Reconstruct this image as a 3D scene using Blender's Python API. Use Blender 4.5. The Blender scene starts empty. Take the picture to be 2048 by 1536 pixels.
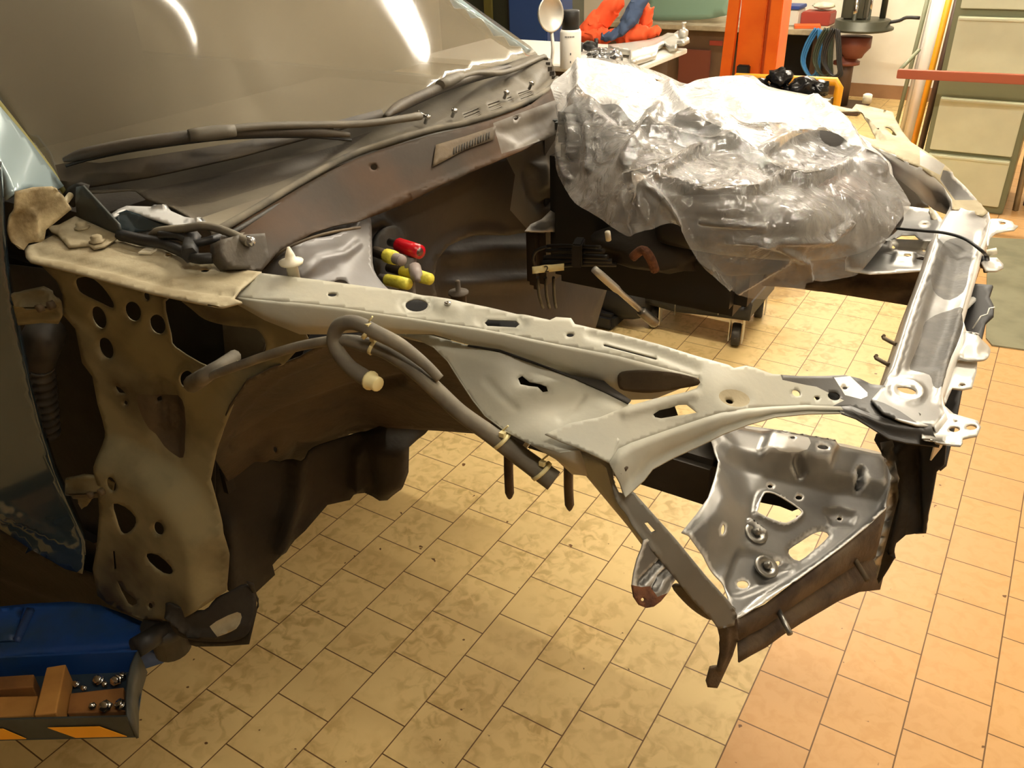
import bpy, bmesh, math, random
import numpy as np
from mathutils import Vector, noise
from mathutils.geometry import delaunay_2d_cdt

random.seed(7)
SC = bpy.context.scene
COL = SC.collection

# ------------------------------------------------------------------ camera
FPX = 1661.85
YAW, PITCH, ROLL = -0.576842, 0.526516, -0.0386714
H = 2.0179
cy, sy = math.cos(YAW), math.sin(YAW)
cp, sp = math.cos(PITCH), math.sin(PITCH)
cr, sr = math.cos(ROLL), math.sin(ROLL)
FWD = np.array([sy*cp, cy*cp, -sp])
RG = np.array([cy, -sy, 0.0])
UPV = np.cross(RG, FWD)
RIGHT = cr*RG + sr*UPV
UP = -sr*RG + cr*UPV
CAM = np.array([0, 0, H])
cam_d = bpy.data.cameras.new('camera')
cam = bpy.data.objects.new('camera', cam_d)
COL.objects.link(cam)
cam_d.sensor_fit = 'HORIZONTAL'
cam_d.sensor_width = 36.0
cam_d.lens = 36.0*FPX/2048.0
cam_d.clip_start = 0.02
from mathutils import Matrix
M = Matrix(((RIGHT[0], UP[0], -FWD[0], 0), (RIGHT[1], UP[1], -FWD[1], 0),
            (RIGHT[2], UP[2], -FWD[2], H), (0, 0, 0, 1)))
cam.matrix_world = M
SC.camera = cam

# ------------------------------------------------------------------ world, lamps, exposure
W = bpy.data.worlds.new('world'); SC.world = W
W.use_nodes = True
W.node_tree.nodes['Background'].inputs[0].default_value = (1.0, 0.85, 0.62, 1)
W.node_tree.nodes['Background'].inputs[1].default_value = 0.012
SC.view_settings.view_transform = 'Standard'
SC.view_settings.look = 'None'
SC.view_settings.exposure = 0.0
SC.view_settings.gamma = 1.0
SC.view_settings.use_curve_mapping = False
LIGHT_COL = (1.0, 0.91, 0.76)
# fluorescent battens hung under the ceiling: (x, y, z, length, direction, watts)
TUBES = [(-0.5, 2.5, 3.25, 1.5, 'x', 126), (1.1, 2.3, 3.25, 1.5, 'y', 46), (-0.8, 6.4, 3.25, 1.5, 'x', 190),
         (0.45, 0.2, 3.25, 1.2, 'x', 38), (-2.32, 1.68, 3.25, 1.5, 'x', 20), (-2.5, 4.8, 3.25, .4, 'y', 34), (-1.9, 8.5, 3.25, 1.5, 'x', 190)]

# ------------------------------------------------------------------ helpers
def ray(px, py):
    d = FWD + RIGHT*((px-1024)/FPX) + UP*((768-py)/FPX)
    return d
def UZ(px, py, z):
    d = ray(px, py); return CAM + d*((z-H)/d[2])
def UH(px, py, h): return UZ(px, py, H-h)
def UY(px, py, y):
    d = ray(px, py); return CAM + d*(y/d[1])
def UX(px, py, x):
    d = ray(px, py); return CAM + d*(x/d[0])
def pt(c):
    """(px, py, 'h'|'x'|'y', value)"""
    return {'h': UH, 'x': UX, 'y': UY, 'z': UZ}[c[2]](c[0], c[1], c[3])
def depth(p): return float(np.dot(np.asarray(p)-CAM, FWD))

class TPS:
    """smooth surface through measured points: inverse depth over the view directions (exact for planes)"""
    def __init__(s, ctrl):
        s.c = np.array([(c[0], c[1]) for c in ctrl], float)/500.0
        v = np.array([1.0/depth(pt(c)) for c in ctrl])
        n = len(ctrl)
        if n == 3:
            A = np.c_[np.ones(3), s.c]; s.w = None; s.a = np.linalg.solve(A, v)
        else:
            K = s.k(s.c, s.c) + np.eye(n)*1e-4
            P = np.c_[np.ones(n), s.c]
            A = np.zeros((n+3, n+3)); A[:n, :n] = K; A[:n, n:] = P; A[n:, :n] = P.T
            r = np.linalg.solve(A, np.r_[v, 0, 0, 0])
            s.w, s.a = r[:n], r[n:]
    def k(s, a, b):
        d2 = ((a[:, None]-b[None])**2).sum(2)
        return 0.5*d2*np.log(d2+1e-12)
    def pos(s, q):
        q = np.asarray(q, float).reshape(-1, 2)
        u = q/500.0
        v = s.a[0]+u@s.a[1:]
        if s.w is not None: v = v+s.k(u, s.c)@s.w
        z = 1.0/np.maximum(v, 0.02)
        d = FWD[None]+RIGHT[None]*((q[:, :1]-1024)/FPX)+UP[None]*((768-q[:, 1:])/FPX)
        return CAM+d*z[:, None]
    def at(s, px, py): return s.pos([(px, py)])[0]

class TOWARD:
    """a surface lying a little in front of another one"""
    def __init__(s, b, k): s.b, s.k = b, k
    def pos(s, q): return CAM+(s.b.pos(q)-CAM)*s.k
    def at(s, px, py): return s.pos([(px, py)])[0]

class PLANE:
    def __init__(s, p0, p1, p2):
        p0, p1, p2 = map(np.asarray, (p0, p1, p2))
        s.n = np.cross(p1-p0, p2-p0); s.n = s.n/np.linalg.norm(s.n); s.p = p0
    def pos(s, q):
        q = np.asarray(q, float).reshape(-1, 2)
        d = FWD[None]+RIGHT[None]*((q[:, :1]-1024)/FPX)+UP[None]*((768-q[:, 1:])/FPX)
        t = ((s.p-CAM)@s.n)/(d@s.n)
        return CAM+d*t[:, None]
    def at(s, px, py): return s.pos([(px, py)])[0]

def smooth(pts, n=5, closed=True):
    """Catmull-Rom through the points"""
    P = np.array(pts, float); m = len(P); out = []
    for i in range(m if closed else m-1):
        if closed: a, b, c, d = P[i-1], P[i], P[(i+1) % m], P[(i+2) % m]
        else: a, b, c, d = P[max(i-1, 0)], P[i], P[i+1], P[min(i+2, m-1)]
        for k in range(n):
            t = k/n
            out.append(0.5*((2*b)+(c-a)*t+(2*a-5*b+4*c-d)*t*t+(3*b-a-3*c+d)*t**3))
    if not closed: out.append(P[-1])
    return np.array(out)
def ell(x, y, rx, ry, ang=0, n=20):
    a = math.radians(ang); c, s_ = math.cos(a), math.sin(a)
    return np.array([(x+rx*math.cos(t)*c-ry*math.sin(t)*s_, y+rx*math.cos(t)*s_+ry*math.sin(t)*c)
                     for t in [2*math.pi*k/n for k in range(n)]])
def densify(P, step):
    out = []
    for i in range(len(P)):
        a, b = P[i], P[(i+1) % len(P)]
        k = max(1, int(np.hypot(*(b-a))/step))
        for j in range(k): out.append(a+(b-a)*j/k)
    return np.array(out)
def inside(q, poly):
    x, y = q[:, 0], q[:, 1]; r = np.zeros(len(q), bool)
    n = len(poly)
    for i in range(n):
        x1, y1 = poly[i]; x2, y2 = poly[(i+1) % n]
        if y1 == y2: continue
        c = ((y1 > y) != (y2 > y)) & (x < (x2-x1)*(y-y1)/(y2-y1)+x1)
        r ^= c
    return r
def segdist(q, P, closed):
    d = np.full(len(q), 1e9)
    n = len(P)
    for i in range(n if closed else n-1):
        a, b = P[i], P[(i+1) % n]; ab = b-a
        t = np.clip(((q-a)@ab)/max(ab@ab, 1e-9), 0, 1)
        d = np.minimum(d, np.hypot(*(q-(a+t[:, None]*ab)).T))
    return d
def sstep(x): x = np.clip(x, 0, 1); return x*x*(3-2*x)

def Z5(l): return [(x*.3418, 350+y*.3418) for x, y in l]
def Z6(l): return [(x*.4791, 800+y*.4791) for x, y in l]
def Z7(l): return [(600+x*.3418, 400+y*.3418) for x, y in l]
def Z8(l): return [(1100+x*.3418, 500+y*.3418) for x, y in l]
def Z1(l): return [(600+x*.3418, y*.3418) for x, y in l]
def Z0(l): return [(x*.3418, y*.3418) for x, y in l]
def N1(l): return [(1100+x*.3581, 850+y*.3581) for x, y in l]
def N2(l): return [(1500+x*.2676, 600+y*.2676) for x, y in l]
def N3(l): return [(1600+x*.21875, 200+y*.21875) for x, y in l]
def N4(l): return [(1080+x*.3711, 120+y*.3711) for x, y in l]

def link(name, me, mats, parent=None):
    o = bpy.data.objects.new(name, me); COL.objects.link(o)
    for m in (mats if isinstance(mats, (list, tuple)) else [mats]): me.materials.append(m)
    if parent is not None:
        o.parent = parent
        o.matrix_parent_inverse = parent.matrix_world.inverted() if parent.type != 'EMPTY' else Matrix.Translation(-parent.location)
    return o
def tag(o, label=None, cat=None, group=None, kind=None):
    if label: o['label'] = label
    if cat: o['category'] = cat
    if group: o['group'] = group
    if kind: o['kind'] = kind
    return o
def empty(name, loc, label, cat, group=None):
    o = bpy.data.objects.new(name, None); COL.objects.link(o); o.location = loc
    o.empty_display_size = .05
    return tag(o, label, cat, group)

def sheet(name, outline, surf, mats, parent=None, holes=(), bumps=(), step=9, thick=.0018, regions=(), sm=True, wave=None, offs=-1):
    """pressed sheet: outline and holes cut out of a measured surface, embossed by bumps"""
    out = densify(np.array(outline, float), step)
    hs = [np.array(h, float) for h in holes]
    V = [tuple(p) for p in out]; E = [(i, (i+1) % len(out)) for i in range(len(out))]
    for h in hs:
        b = len(V); V += [tuple(p) for p in h]; E += [(b+i, b+(i+1) % len(h)) for i in range(len(h))]
    for poly, idx in regions:
        rp = densify(np.array(poly, float), step*1.2); b = len(V)
        V += [tuple(p) for p in rp]; E += [(b+i, b+(i+1) % len(rp)) for i in range(len(rp))]
    x0, y0 = out.min(0); x1, y1 = out.max(0)
    g = np.array([(x+(step*.5 if k % 2 else 0), y) for k, y in enumerate(np.arange(y0, y1, step*.87)) for x in np.arange(x0, x1, step)])
    ok = inside(g, out) & (segdist(g, out, True) > step*.5)
    for h in hs:
        ok &= ~inside(g, h); ok &= segdist(g, h, True) > step*.35
    for poly, idx in regions: ok &= segdist(g, np.array(poly, float), True) > step*.4
    V += [tuple(p) for p in g[ok]]
    r = delaunay_2d_cdt([Vector(v) for v in V], E, [], 0, 1e-4)
    vv = np.array([tuple(v) for v in r[0]]); ff = [tuple(f) for f in r[2]]
    ce = np.array([vv[list(f)].mean(0) for f in ff])
    keep = inside(ce, out)
    for h in hs: keep &= ~inside(ce, h)
    ff = [f for f, k in zip(ff, keep) if k]; ce = ce[keep]
    p = surf.pos(vv)
    if bumps or wave:
        e = 1.5
        n = np.cross(surf.pos(vv+[e, 0])-p, surf.pos(vv+[0, e])-p)
        n /= np.linalg.norm(n, axis=1)[:, None]+1e-12
        n *= np.sign(((CAM-p)*n).sum(1))[:, None]
        h = np.zeros(len(vv))
        for b in bumps:
            P = np.array(b[1], float)
            if b[0] == 'poly':
                s = segdist(vv, P, True)*np.where(inside(vv, P), 1, -1)
                h += b[2]*sstep(s/b[3]*.5+.5)
            elif b[0] == 'line':
                h += b[2]*sstep(1-segdist(vv, P, False)/b[3])
            elif b[0] == 'ring':
                h += b[2]*sstep(1-segdist(vv, P, True)/b[3])
        if wave: h += wave(vv, p)
        p = p+n*h[:, None]
    used = sorted({i for f in ff for i in f}); mp = {u: k for k, u in enumerate(used)}
    me = bpy.data.meshes.new(name)
    fs = []
    for f in ff:
        a, b, c = (p[i] for i in f)
        nn = np.cross(b-a, c-a)
        fs.append(tuple(mp[i] for i in (f if nn@(CAM-a) > 0 else f[::-1])))
    me.from_pydata([tuple(p[u]) for u in used], [], fs)
    o = link(name, me, mats, parent)
    for poly, idx in regions:
        m = inside(ce, np.array(poly, float))
        for k in np.nonzero(m)[0]: me.polygons[int(k)].material_index = idx
    if sm:
        for f in me.polygons: f.use_smooth = True
    if thick:
        md = o.modifiers.new('thickness', 'SOLIDIFY'); md.thickness = thick; md.offset = offs
    return o

def loft(name, rows, mats, parent=None, thick=.0018, n=1, sm=True, closed=False):
    """skin over rows of 3D points (equal counts)"""
    R_ = [np.array(r, float) for r in rows]
    me = bpy.data.meshes.new(name)
    m = len(R_[0]); V = [tuple(p) for r in R_ for p in r]; Fc = []
    for i in range(len(R_)-1):
        for j in range(m if closed else m-1):
            k = (j+1) % m
            Fc.append((i*m+j, i*m+k, (i+1)*m+k, (i+1)*m+j))
    me.from_pydata(V, [], Fc)
    o = link(name, me, mats, parent)
    if sm:
        for f in me.polygons: f.use_smooth = True
    if thick:
        md = o.modifiers.new('thickness', 'SOLIDIFY'); md.thickness = thick; md.offset = 0
    return o

class MB:
    """collects solids into ONE mesh"""
    def __init__(s): s.bm = bmesh.new()
    def box(s, c, size, rz=0, rx=0, ry=0, bev=0, mi=0):
        t = bmesh.new(); bmesh.ops.create_cube(t, size=1)
        bmesh.ops.scale(t, vec=Vector(size), verts=t.verts)
        if bev: bmesh.ops.bevel(t, geom=t.edges[:], offset=bev, segments=2, affect='EDGES')
        s._rot(t, rx, ry, rz, c, mi); return s
    def _rot(s, t, rx, ry, rz, c, mi):
        from mathutils import Euler
        t.transform(Matrix.Translation(Vector([float(v) for v in c])) @ Euler((rx, ry, rz)).to_matrix().to_4x4())
        me = bpy.data.meshes.new('tmp'); 
        for f in t.faces: f.material_index = mi
        t.to_mesh(me); s.bm.from_mesh(me); bpy.data.meshes.remove(me); t.free()
    def lathe(s, prof, c, axis=(0, 0, 1), n=20, mi=0):
        """prof: (radius, height) list"""
        t = bmesh.new(); rings = []
        for r, z in prof:
            rings.append([t.verts.new((r*math.cos(2*math.pi*k/n), r*math.sin(2*math.pi*k/n), z)) for k in range(n)])
        for a, b in zip(rings, rings[1:]):
            for k in range(n):
                t.faces.new((a[k], a[(k+1) % n], b[(k+1) % n], b[k]))
        t.faces.new(rings[0][::-1]); t.faces.new(rings[-1])
        q = Vector((0, 0, 1)).rotation_difference(Vector([float(v) for v in axis]).normalized())
        t.transform(Matrix.Translation(Vector([float(v) for v in c])) @ q.to_matrix().to_4x4())
        for f in t.faces: f.material_index = mi; f.smooth = True
        me = bpy.data.meshes.new('tmp'); t.to_mesh(me); s.bm.from_mesh(me); bpy.data.meshes.remove(me); t.free(); return s
    def cyl(s, a, b, r, r2=None, n=16, mi=0):
        a, b = np.asarray(a, float), np.asarray(b, float); L = float(np.linalg.norm(b-a))
        return s.lathe([(r, 0), (r if r2 is None else r2, L)], a, b-a, n, mi)
    def tube(s, pts, r, n=10, sub=6, mi=0, closed_ends=True, flat=None):
        """r: one radius or one per point"""
        P = smooth(pts, sub, False) if sub > 1 else np.array(pts, float)
        rr = np.full(len(P), r) if np.isscalar(r) else np.interp(np.linspace(0, len(r)-1, len(P)), range(len(r)), r)
        T_ = np.gradient(P, axis=0); T_ /= np.linalg.norm(T_, axis=1)[:, None]+1e-12
        up = np.array([0, 0, 1.0]) if abs(T_[0][2]) < .9 else np.array([1.0, 0, 0])
        rings = []
        x = np.cross(up, T_[0]); x /= np.linalg.norm(x)
        for p, t, q in zip(P, T_, rr):
            x = x-t*(x@t); x /= np.linalg.norm(x)+1e-12
            y = np.cross(t, x)
            rings.append([s.bm.verts.new(p+q*(math.cos(a)*x+math.sin(a)*y*(flat or 1))) for a in [2*math.pi*k/n for k in range(n)]])
        for A, B in zip(rings, rings[1:]):
            for k in range(n):
                f = s.bm.faces.new((A[k], A[(k+1) % n], B[(k+1) % n], B[k])); f.smooth = True; f.material_index = mi
        if closed_ends:
            for f in (s.bm.faces.new(rings[0][::-1]), s.bm.faces.new(rings[-1])): f.material_index = mi
        return s
    def prism(s, poly, axis, a, b, mi=0):
        """poly in the plane normal to axis ('x','y','z'), from a to b"""
        def P3(p, t): return {'x': (t, p[0], p[1]), 'y': (p[0], t, p[1]), 'z': (p[0], p[1], t)}[axis]
        A = [s.bm.verts.new(P3(p, a)) for p in poly]; B = [s.bm.verts.new(P3(p, b)) for p in poly]
        n = len(poly)
        fs = [s.bm.faces.new(A), s.bm.faces.new(B[::-1])]
        for k in range(n): fs.append(s.bm.faces.new((A[k], A[(k+1) % n], B[(k+1) % n], B[k])))
        for f in fs: f.material_index = mi
        return s
    def blob(s, c, size, amp=.15, freq=2.0, seed=0, sub=3, mi=0):
        t = bmesh.new(); bmesh.ops.create_icosphere(t, subdivisions=sub, radius=1)
        for v in t.verts:
            k = 1+amp*noise.fractal(v.co*freq+Vector((seed*7.1, seed*3.3, seed)), .6, 2.0, 3)
            v.co = v.co*k
        bmesh.ops.scale(t, vec=Vector(size), verts=t.verts)
        for f in t.faces: f.smooth = True
        s._rot(t, 0, 0, 0, c, mi); return s
    def build(s, name, mats, parent=None, bev=0):
        bmesh.ops.recalc_face_normals(s.bm, faces=s.bm.faces)
        me = bpy.data.meshes.new(name); s.bm.to_mesh(me); s.bm.free()
        o = link(name, me, mats, parent)
        if bev:
            md = o.modifiers.new('bevel', 'BEVEL'); md.width = bev; md.segments = 2; md.limit_method = 'ANGLE'
        return o

# ------------------------------------------------------------------ materials
def lin(c):
    return tuple(((v/255)/12.92 if v/255 <= .04045 else ((v/255+.055)/1.055)**2.4) for v in c)+(1,)
def newmat(name):
    m = bpy.data.materials.new(name); m.use_nodes = True
    nt = m.node_tree; return m, nt, nt.nodes['Principled BSDF']
def mat(name, c, rough=.5, metal=0.0, c2=None, scale=6.0, detail=4, contrast=(.4, .65), bump=0.0, bscale=40, spec=.5, rough2=None, coat=0):
    m, nt, b = newmat(name)
    b.inputs['Base Color'].default_value = lin(c)
    b.inputs['Roughness'].default_value = rough; b.inputs['Metallic'].default_value = metal
    b.inputs['Specular IOR Level'].default_value = spec
    b.inputs['Coat Weight'].default_value = coat
    tc = nt.nodes.new('ShaderNodeTexCoord')
    if c2:
        n = nt.nodes.new('ShaderNodeTexNoise'); n.inputs['Scale'].default_value = scale; n.inputs['Detail'].default_value = detail
        nt.links.new(tc.outputs['Object'], n.inputs['Vector'])
        r = nt.nodes.new('ShaderNodeMapRange'); r.inputs[1].default_value = contrast[0]; r.inputs[2].default_value = contrast[1]
        nt.links.new(n.outputs['Fac'], r.inputs[0])
        x = nt.nodes.new('ShaderNodeMix'); x.data_type = 'RGBA'
        x.inputs[6].default_value = lin(c); x.inputs[7].default_value = lin(c2)
        nt.links.new(r.outputs[0], x.inputs[0]); nt.links.new(x.outputs[2], b.inputs['Base Color'])
        if rough2 is not None:
            q = nt.nodes.new('ShaderNodeMapRange'); q.inputs[3].default_value = rough; q.inputs[4].default_value = rough2
            nt.links.new(r.outputs[0], q.inputs[0]); nt.links.new(q.outputs[0], b.inputs['Roughness'])
    if bump:
        n2 = nt.nodes.new('ShaderNodeTexNoise'); n2.inputs['Scale'].default_value = bscale; n2.inputs['Detail'].default_value = 5
        nt.links.new(tc.outputs['Object'], n2.inputs['Vector'])
        bp = nt.nodes.new('ShaderNodeBump'); bp.inputs['Strength'].default_value = bump; bp.inputs['Distance'].default_value = .01
        nt.links.new(n2.outputs['Fac'], bp.inputs['Height']); nt.links.new(bp.outputs[0], b.inputs['Normal'])
    return m
MT = {}
MT['primer'] = mat('primer', (164, 163, 150), .5, 0, (182, 178, 160), 9, 5, (.35, .7), .05, 60)
MT['primer_dusty'] = mat('primer_dusty', (174, 163, 134), .7, 0, (138, 124, 94), 14, 6, (.4, .72), .1, 80)
MT['pillar'] = mat('pillar', (132, 124, 94), .55, 0, (70, 60, 38), 7, 6, (.40, .68), .06, 60)
MT['grime'] = mat('grime', (96, 80, 56), .75, 0, (52, 42, 30), 6, 6, (.35, .65), .15, 60)
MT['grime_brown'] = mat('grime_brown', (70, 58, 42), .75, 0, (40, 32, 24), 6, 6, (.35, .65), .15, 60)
MT['grime_and_shade'] = mat('grime_and_shade', (48, 42, 32), .8, 0, (26, 22, 17), 6, 5, (.35, .65), .15, 50)  # dirty underbody, also the dark sheets that stand for shade
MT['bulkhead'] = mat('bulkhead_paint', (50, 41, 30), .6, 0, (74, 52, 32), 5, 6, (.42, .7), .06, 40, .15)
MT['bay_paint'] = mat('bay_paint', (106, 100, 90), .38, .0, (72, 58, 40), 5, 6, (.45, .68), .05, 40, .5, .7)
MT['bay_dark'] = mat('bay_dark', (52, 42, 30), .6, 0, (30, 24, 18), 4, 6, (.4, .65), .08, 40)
MT['tower'] = mat('tower', (112, 109, 108), .4, .0, (96, 90, 82), 6, 4, (.4, .7), .04, 40)
def edge_highlit_zinc():
    """dull galvanised sheet, raised edges whitened for highlights and scratches"""
    m = mat('zinc', (142, 140, 136), .34, .7, (90, 89, 87), 5, 6, (.38, .66), .05, 30, .5, .5)
    nt = m.node_tree; N, L = nt.nodes, nt.links; b = N['Principled BSDF']
    g = N.new('ShaderNodeNewGeometry')
    r = N.new('ShaderNodeMapRange'); r.inputs[1].default_value = .515; r.inputs[2].default_value = .57  # highlights along the ridges are painted into the convex edges
    L.new(g.outputs['Pointiness'], r.inputs[0])
    src = b.inputs['Base Color'].links[0].from_socket
    x = N.new('ShaderNodeMix'); x.data_type = 'RGBA'; x.inputs[7].default_value = lin((226, 224, 218))
    L.new(r.outputs[0], x.inputs[0]); L.new(src, x.inputs[6]); L.new(x.outputs[2], b.inputs['Base Color'])
    q = N.new('ShaderNodeMapRange'); q.inputs[3].default_value = .7; q.inputs[4].default_value = .3
    L.new(r.outputs[0], q.inputs[0]); L.new(q.outputs[0], b.inputs['Metallic'])
    return m
MT['zinc'] = edge_highlit_zinc()
MT['zinc_bright'] = mat('zinc_bright', (214, 212, 206), .36, .55, (176, 174, 168), 10, 4, (.4, .7), .05, 40, .5, .5)
MT['sanded'] = mat('sanded', (62, 59, 54), .6, .1, (92, 87, 78), 18, 6, (.5, .72), .15, 90)
MT['black_primer'] = mat('black_primer', (62, 60, 57), .42, .1, (86, 82, 76), 12, 4, (.45, .7), .04, 60)
MT['rust'] = mat('rust', (124, 78, 48), .9, 0, (76, 46, 30), 40, 6, (.4, .65), .4, 120)
MT['rusty_steel'] = mat('rusty_steel', (92, 76, 56), .7, .1, (56, 42, 30), 14, 6, (.4, .6), .3, 60)
MT['plastic_black'] = mat('plastic_black', (64, 58, 50), .6, 0, (92, 84, 70), 8, 6, (.42, .75), .1, 120)
MT['plastic_dust'] = mat('plastic_dust', (88, 82, 70), .62, 0, (112, 104, 88), 8, 6, (.42, .75), .05, 120)
MT['plastic_slope_lit'] = mat('plastic_slope_lit', (136, 128, 110), .6, 0, (116, 108, 92), 8, 6)
MT['rubber'] = mat('rubber', (40, 38, 35), .65, 0, (66, 62, 55), 20, 4, (.4, .7))
MT['rubber_dusty'] = mat('rubber_dusty', (112, 104, 88), .8, 0, (70, 66, 58), 16, 5, (.4, .7))
MT['hose'] = mat('hose', (98, 92, 80), .75, 0, (132, 124, 106), 22, 5, (.42, .72), .05, 90)
MT['frit'] = mat('frit', (62, 53, 38), .6, 0, (40, 34, 26), 20, 5, (.4, .65))
MT['black'] = mat('black', (30, 29, 28), .55)
MT['black_gloss'] = mat('black_gloss', (24, 24, 25), .25)
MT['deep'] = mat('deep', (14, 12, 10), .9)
MT['chrome'] = mat('chrome', (205, 205, 205), .15, 1)
MT['steel'] = mat('steel', (150, 148, 142), .35, .9, (110, 106, 98), 30, 3)
MT['white_plastic'] = mat('white_plastic', (235, 228, 205), .45)
MT['tape_yellow'] = mat('tape_yellow', (232, 222, 84), .6, 0, (214, 200, 60), 60, 3, bump=.15, bscale=150)
MT['tape_pale'] = mat('tape_pale', (226, 214, 160), .6)
MT['red_plastic'] = mat('red_plastic', (190, 20, 34), .25)
MT['lilac'] = mat('lilac', (150, 138, 132), .5)
MT['door_paint'] = mat('door_paint', (40, 52, 58), .12, .0, spec=.6, coat=.6)
MT['car_paint'] = mat('car_paint', (150, 168, 172), .25, .2, coat=.4)
MT['lift_blue'] = mat('lift_blue', (24, 66, 134), .45, 0, (36, 62, 92), 8, 5, (.5, .72))
MT['tray_grey'] = mat('tray_grey', (70, 74, 72), .5, .2, (52, 54, 50), 9)
MT['wood'] = mat('wood', (196, 142, 72), .7, 0, (156, 104, 50), 9, 5, (.4, .7), .1, 60)
MT['wood_dark'] = mat('wood_dark', (152, 104, 52), .75, 0, (100, 64, 32), 10, 5, (.4, .7), .1, 60)
MT['orange'] = mat('orange', (236, 112, 26), .4, 0, (226, 98, 20), 4)
MT['orange_dark'] = mat('orange_dark', (206, 92, 30), .5)
MT['yellow'] = mat('yellow', (244, 168, 30), .45)
MT['cab_green'] = mat('cab_green', (212, 216, 190), .5, 0, (204, 208, 182), 5)
MT['cab_frame'] = mat('cab_frame', (124, 128, 100), .5)
MT['wall'] = mat('wall_paint', (232, 226, 208), .8, 0, (222, 214, 194), 2, 4)
MT['ceil'] = mat('ceiling_paint', (150, 142, 122), .9)
MT['wall_dull'] = mat('wall_dull', (120, 108, 90), .9, 0, (96, 86, 72), 1.5, 4)
MT['sealer'] = mat('sealer', (192, 178, 142), .75, 0, (110, 94, 64), 18, 6, (.38, .62), .3, 70)
MT['primer_grey'] = mat('primer_grey', (140, 138, 130), .45, .1, (124, 122, 115), 8)
MT['bracket_pale'] = mat('bracket_pale', (206, 206, 204), .4, .2)
MT['base'] = mat('skirting', (150, 112, 76), .6, 0, (128, 92, 60), 5)
MT['red_bar'] = mat('red_bar', (172, 92, 66), .5)
MT['red_box'] = mat('red_box', (150, 58, 44), .5)
MT['bench_brown'] = mat('bench_brown', (96, 72, 50), .55, 0, (80, 60, 42), 5)
MT['bench_top'] = mat('bench_top', (172, 160, 134), .6, 0, (140, 128, 104), 7)
MT['maroon'] = mat('maroon', (104, 52, 36), .5)
MT['white_top'] = mat('white_top', (236, 232, 222), .5)
MT['cloth_orange'] = mat('cloth_orange', (238, 92, 46), .85)
MT['cloth_blue'] = mat('cloth_blue', (64, 80, 108), .85)
MT['alu'] = mat('alu', (205, 202, 192), .4, .6)
MT['foil'] = mat('foil', (200, 202, 205), .2, .9)
MT['box_white'] = mat('box_white', (206, 204, 190), .5)
MT['box_blue'] = mat('box_blue', (44, 66, 130), .5)
MT['drill_green'] = mat('drill_green', (62, 62, 48), .45, .3)
MT['drill_red'] = mat('drill_red', (112, 58, 42), .5)
MT['drill_brown'] = mat('drill_brown', (78, 56, 40), .5)
MT['hose_blue'] = mat('hose_blue', (50, 110, 160), .45)
MT['hose_dark'] = mat('hose_dark', (52, 60, 46), .5)
MT['mat_grey'] = mat('mat_grey', (140, 138, 112), .85, 0, (124, 122, 98), 6)
MT['blue_post'] = mat('blue_post', (38, 62, 108), .5)
MT['green_dark'] = mat('green_dark', (50, 54, 40), .6)
MT['olive'] = mat('olive', (112, 106, 50), .6)
MT['tint_glass'] = mat('tint_glass', (122, 150, 130), .15, 0, coat=.5)
MT['skin_tray'] = mat('tray_inner', (44, 58, 70), .5)

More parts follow.
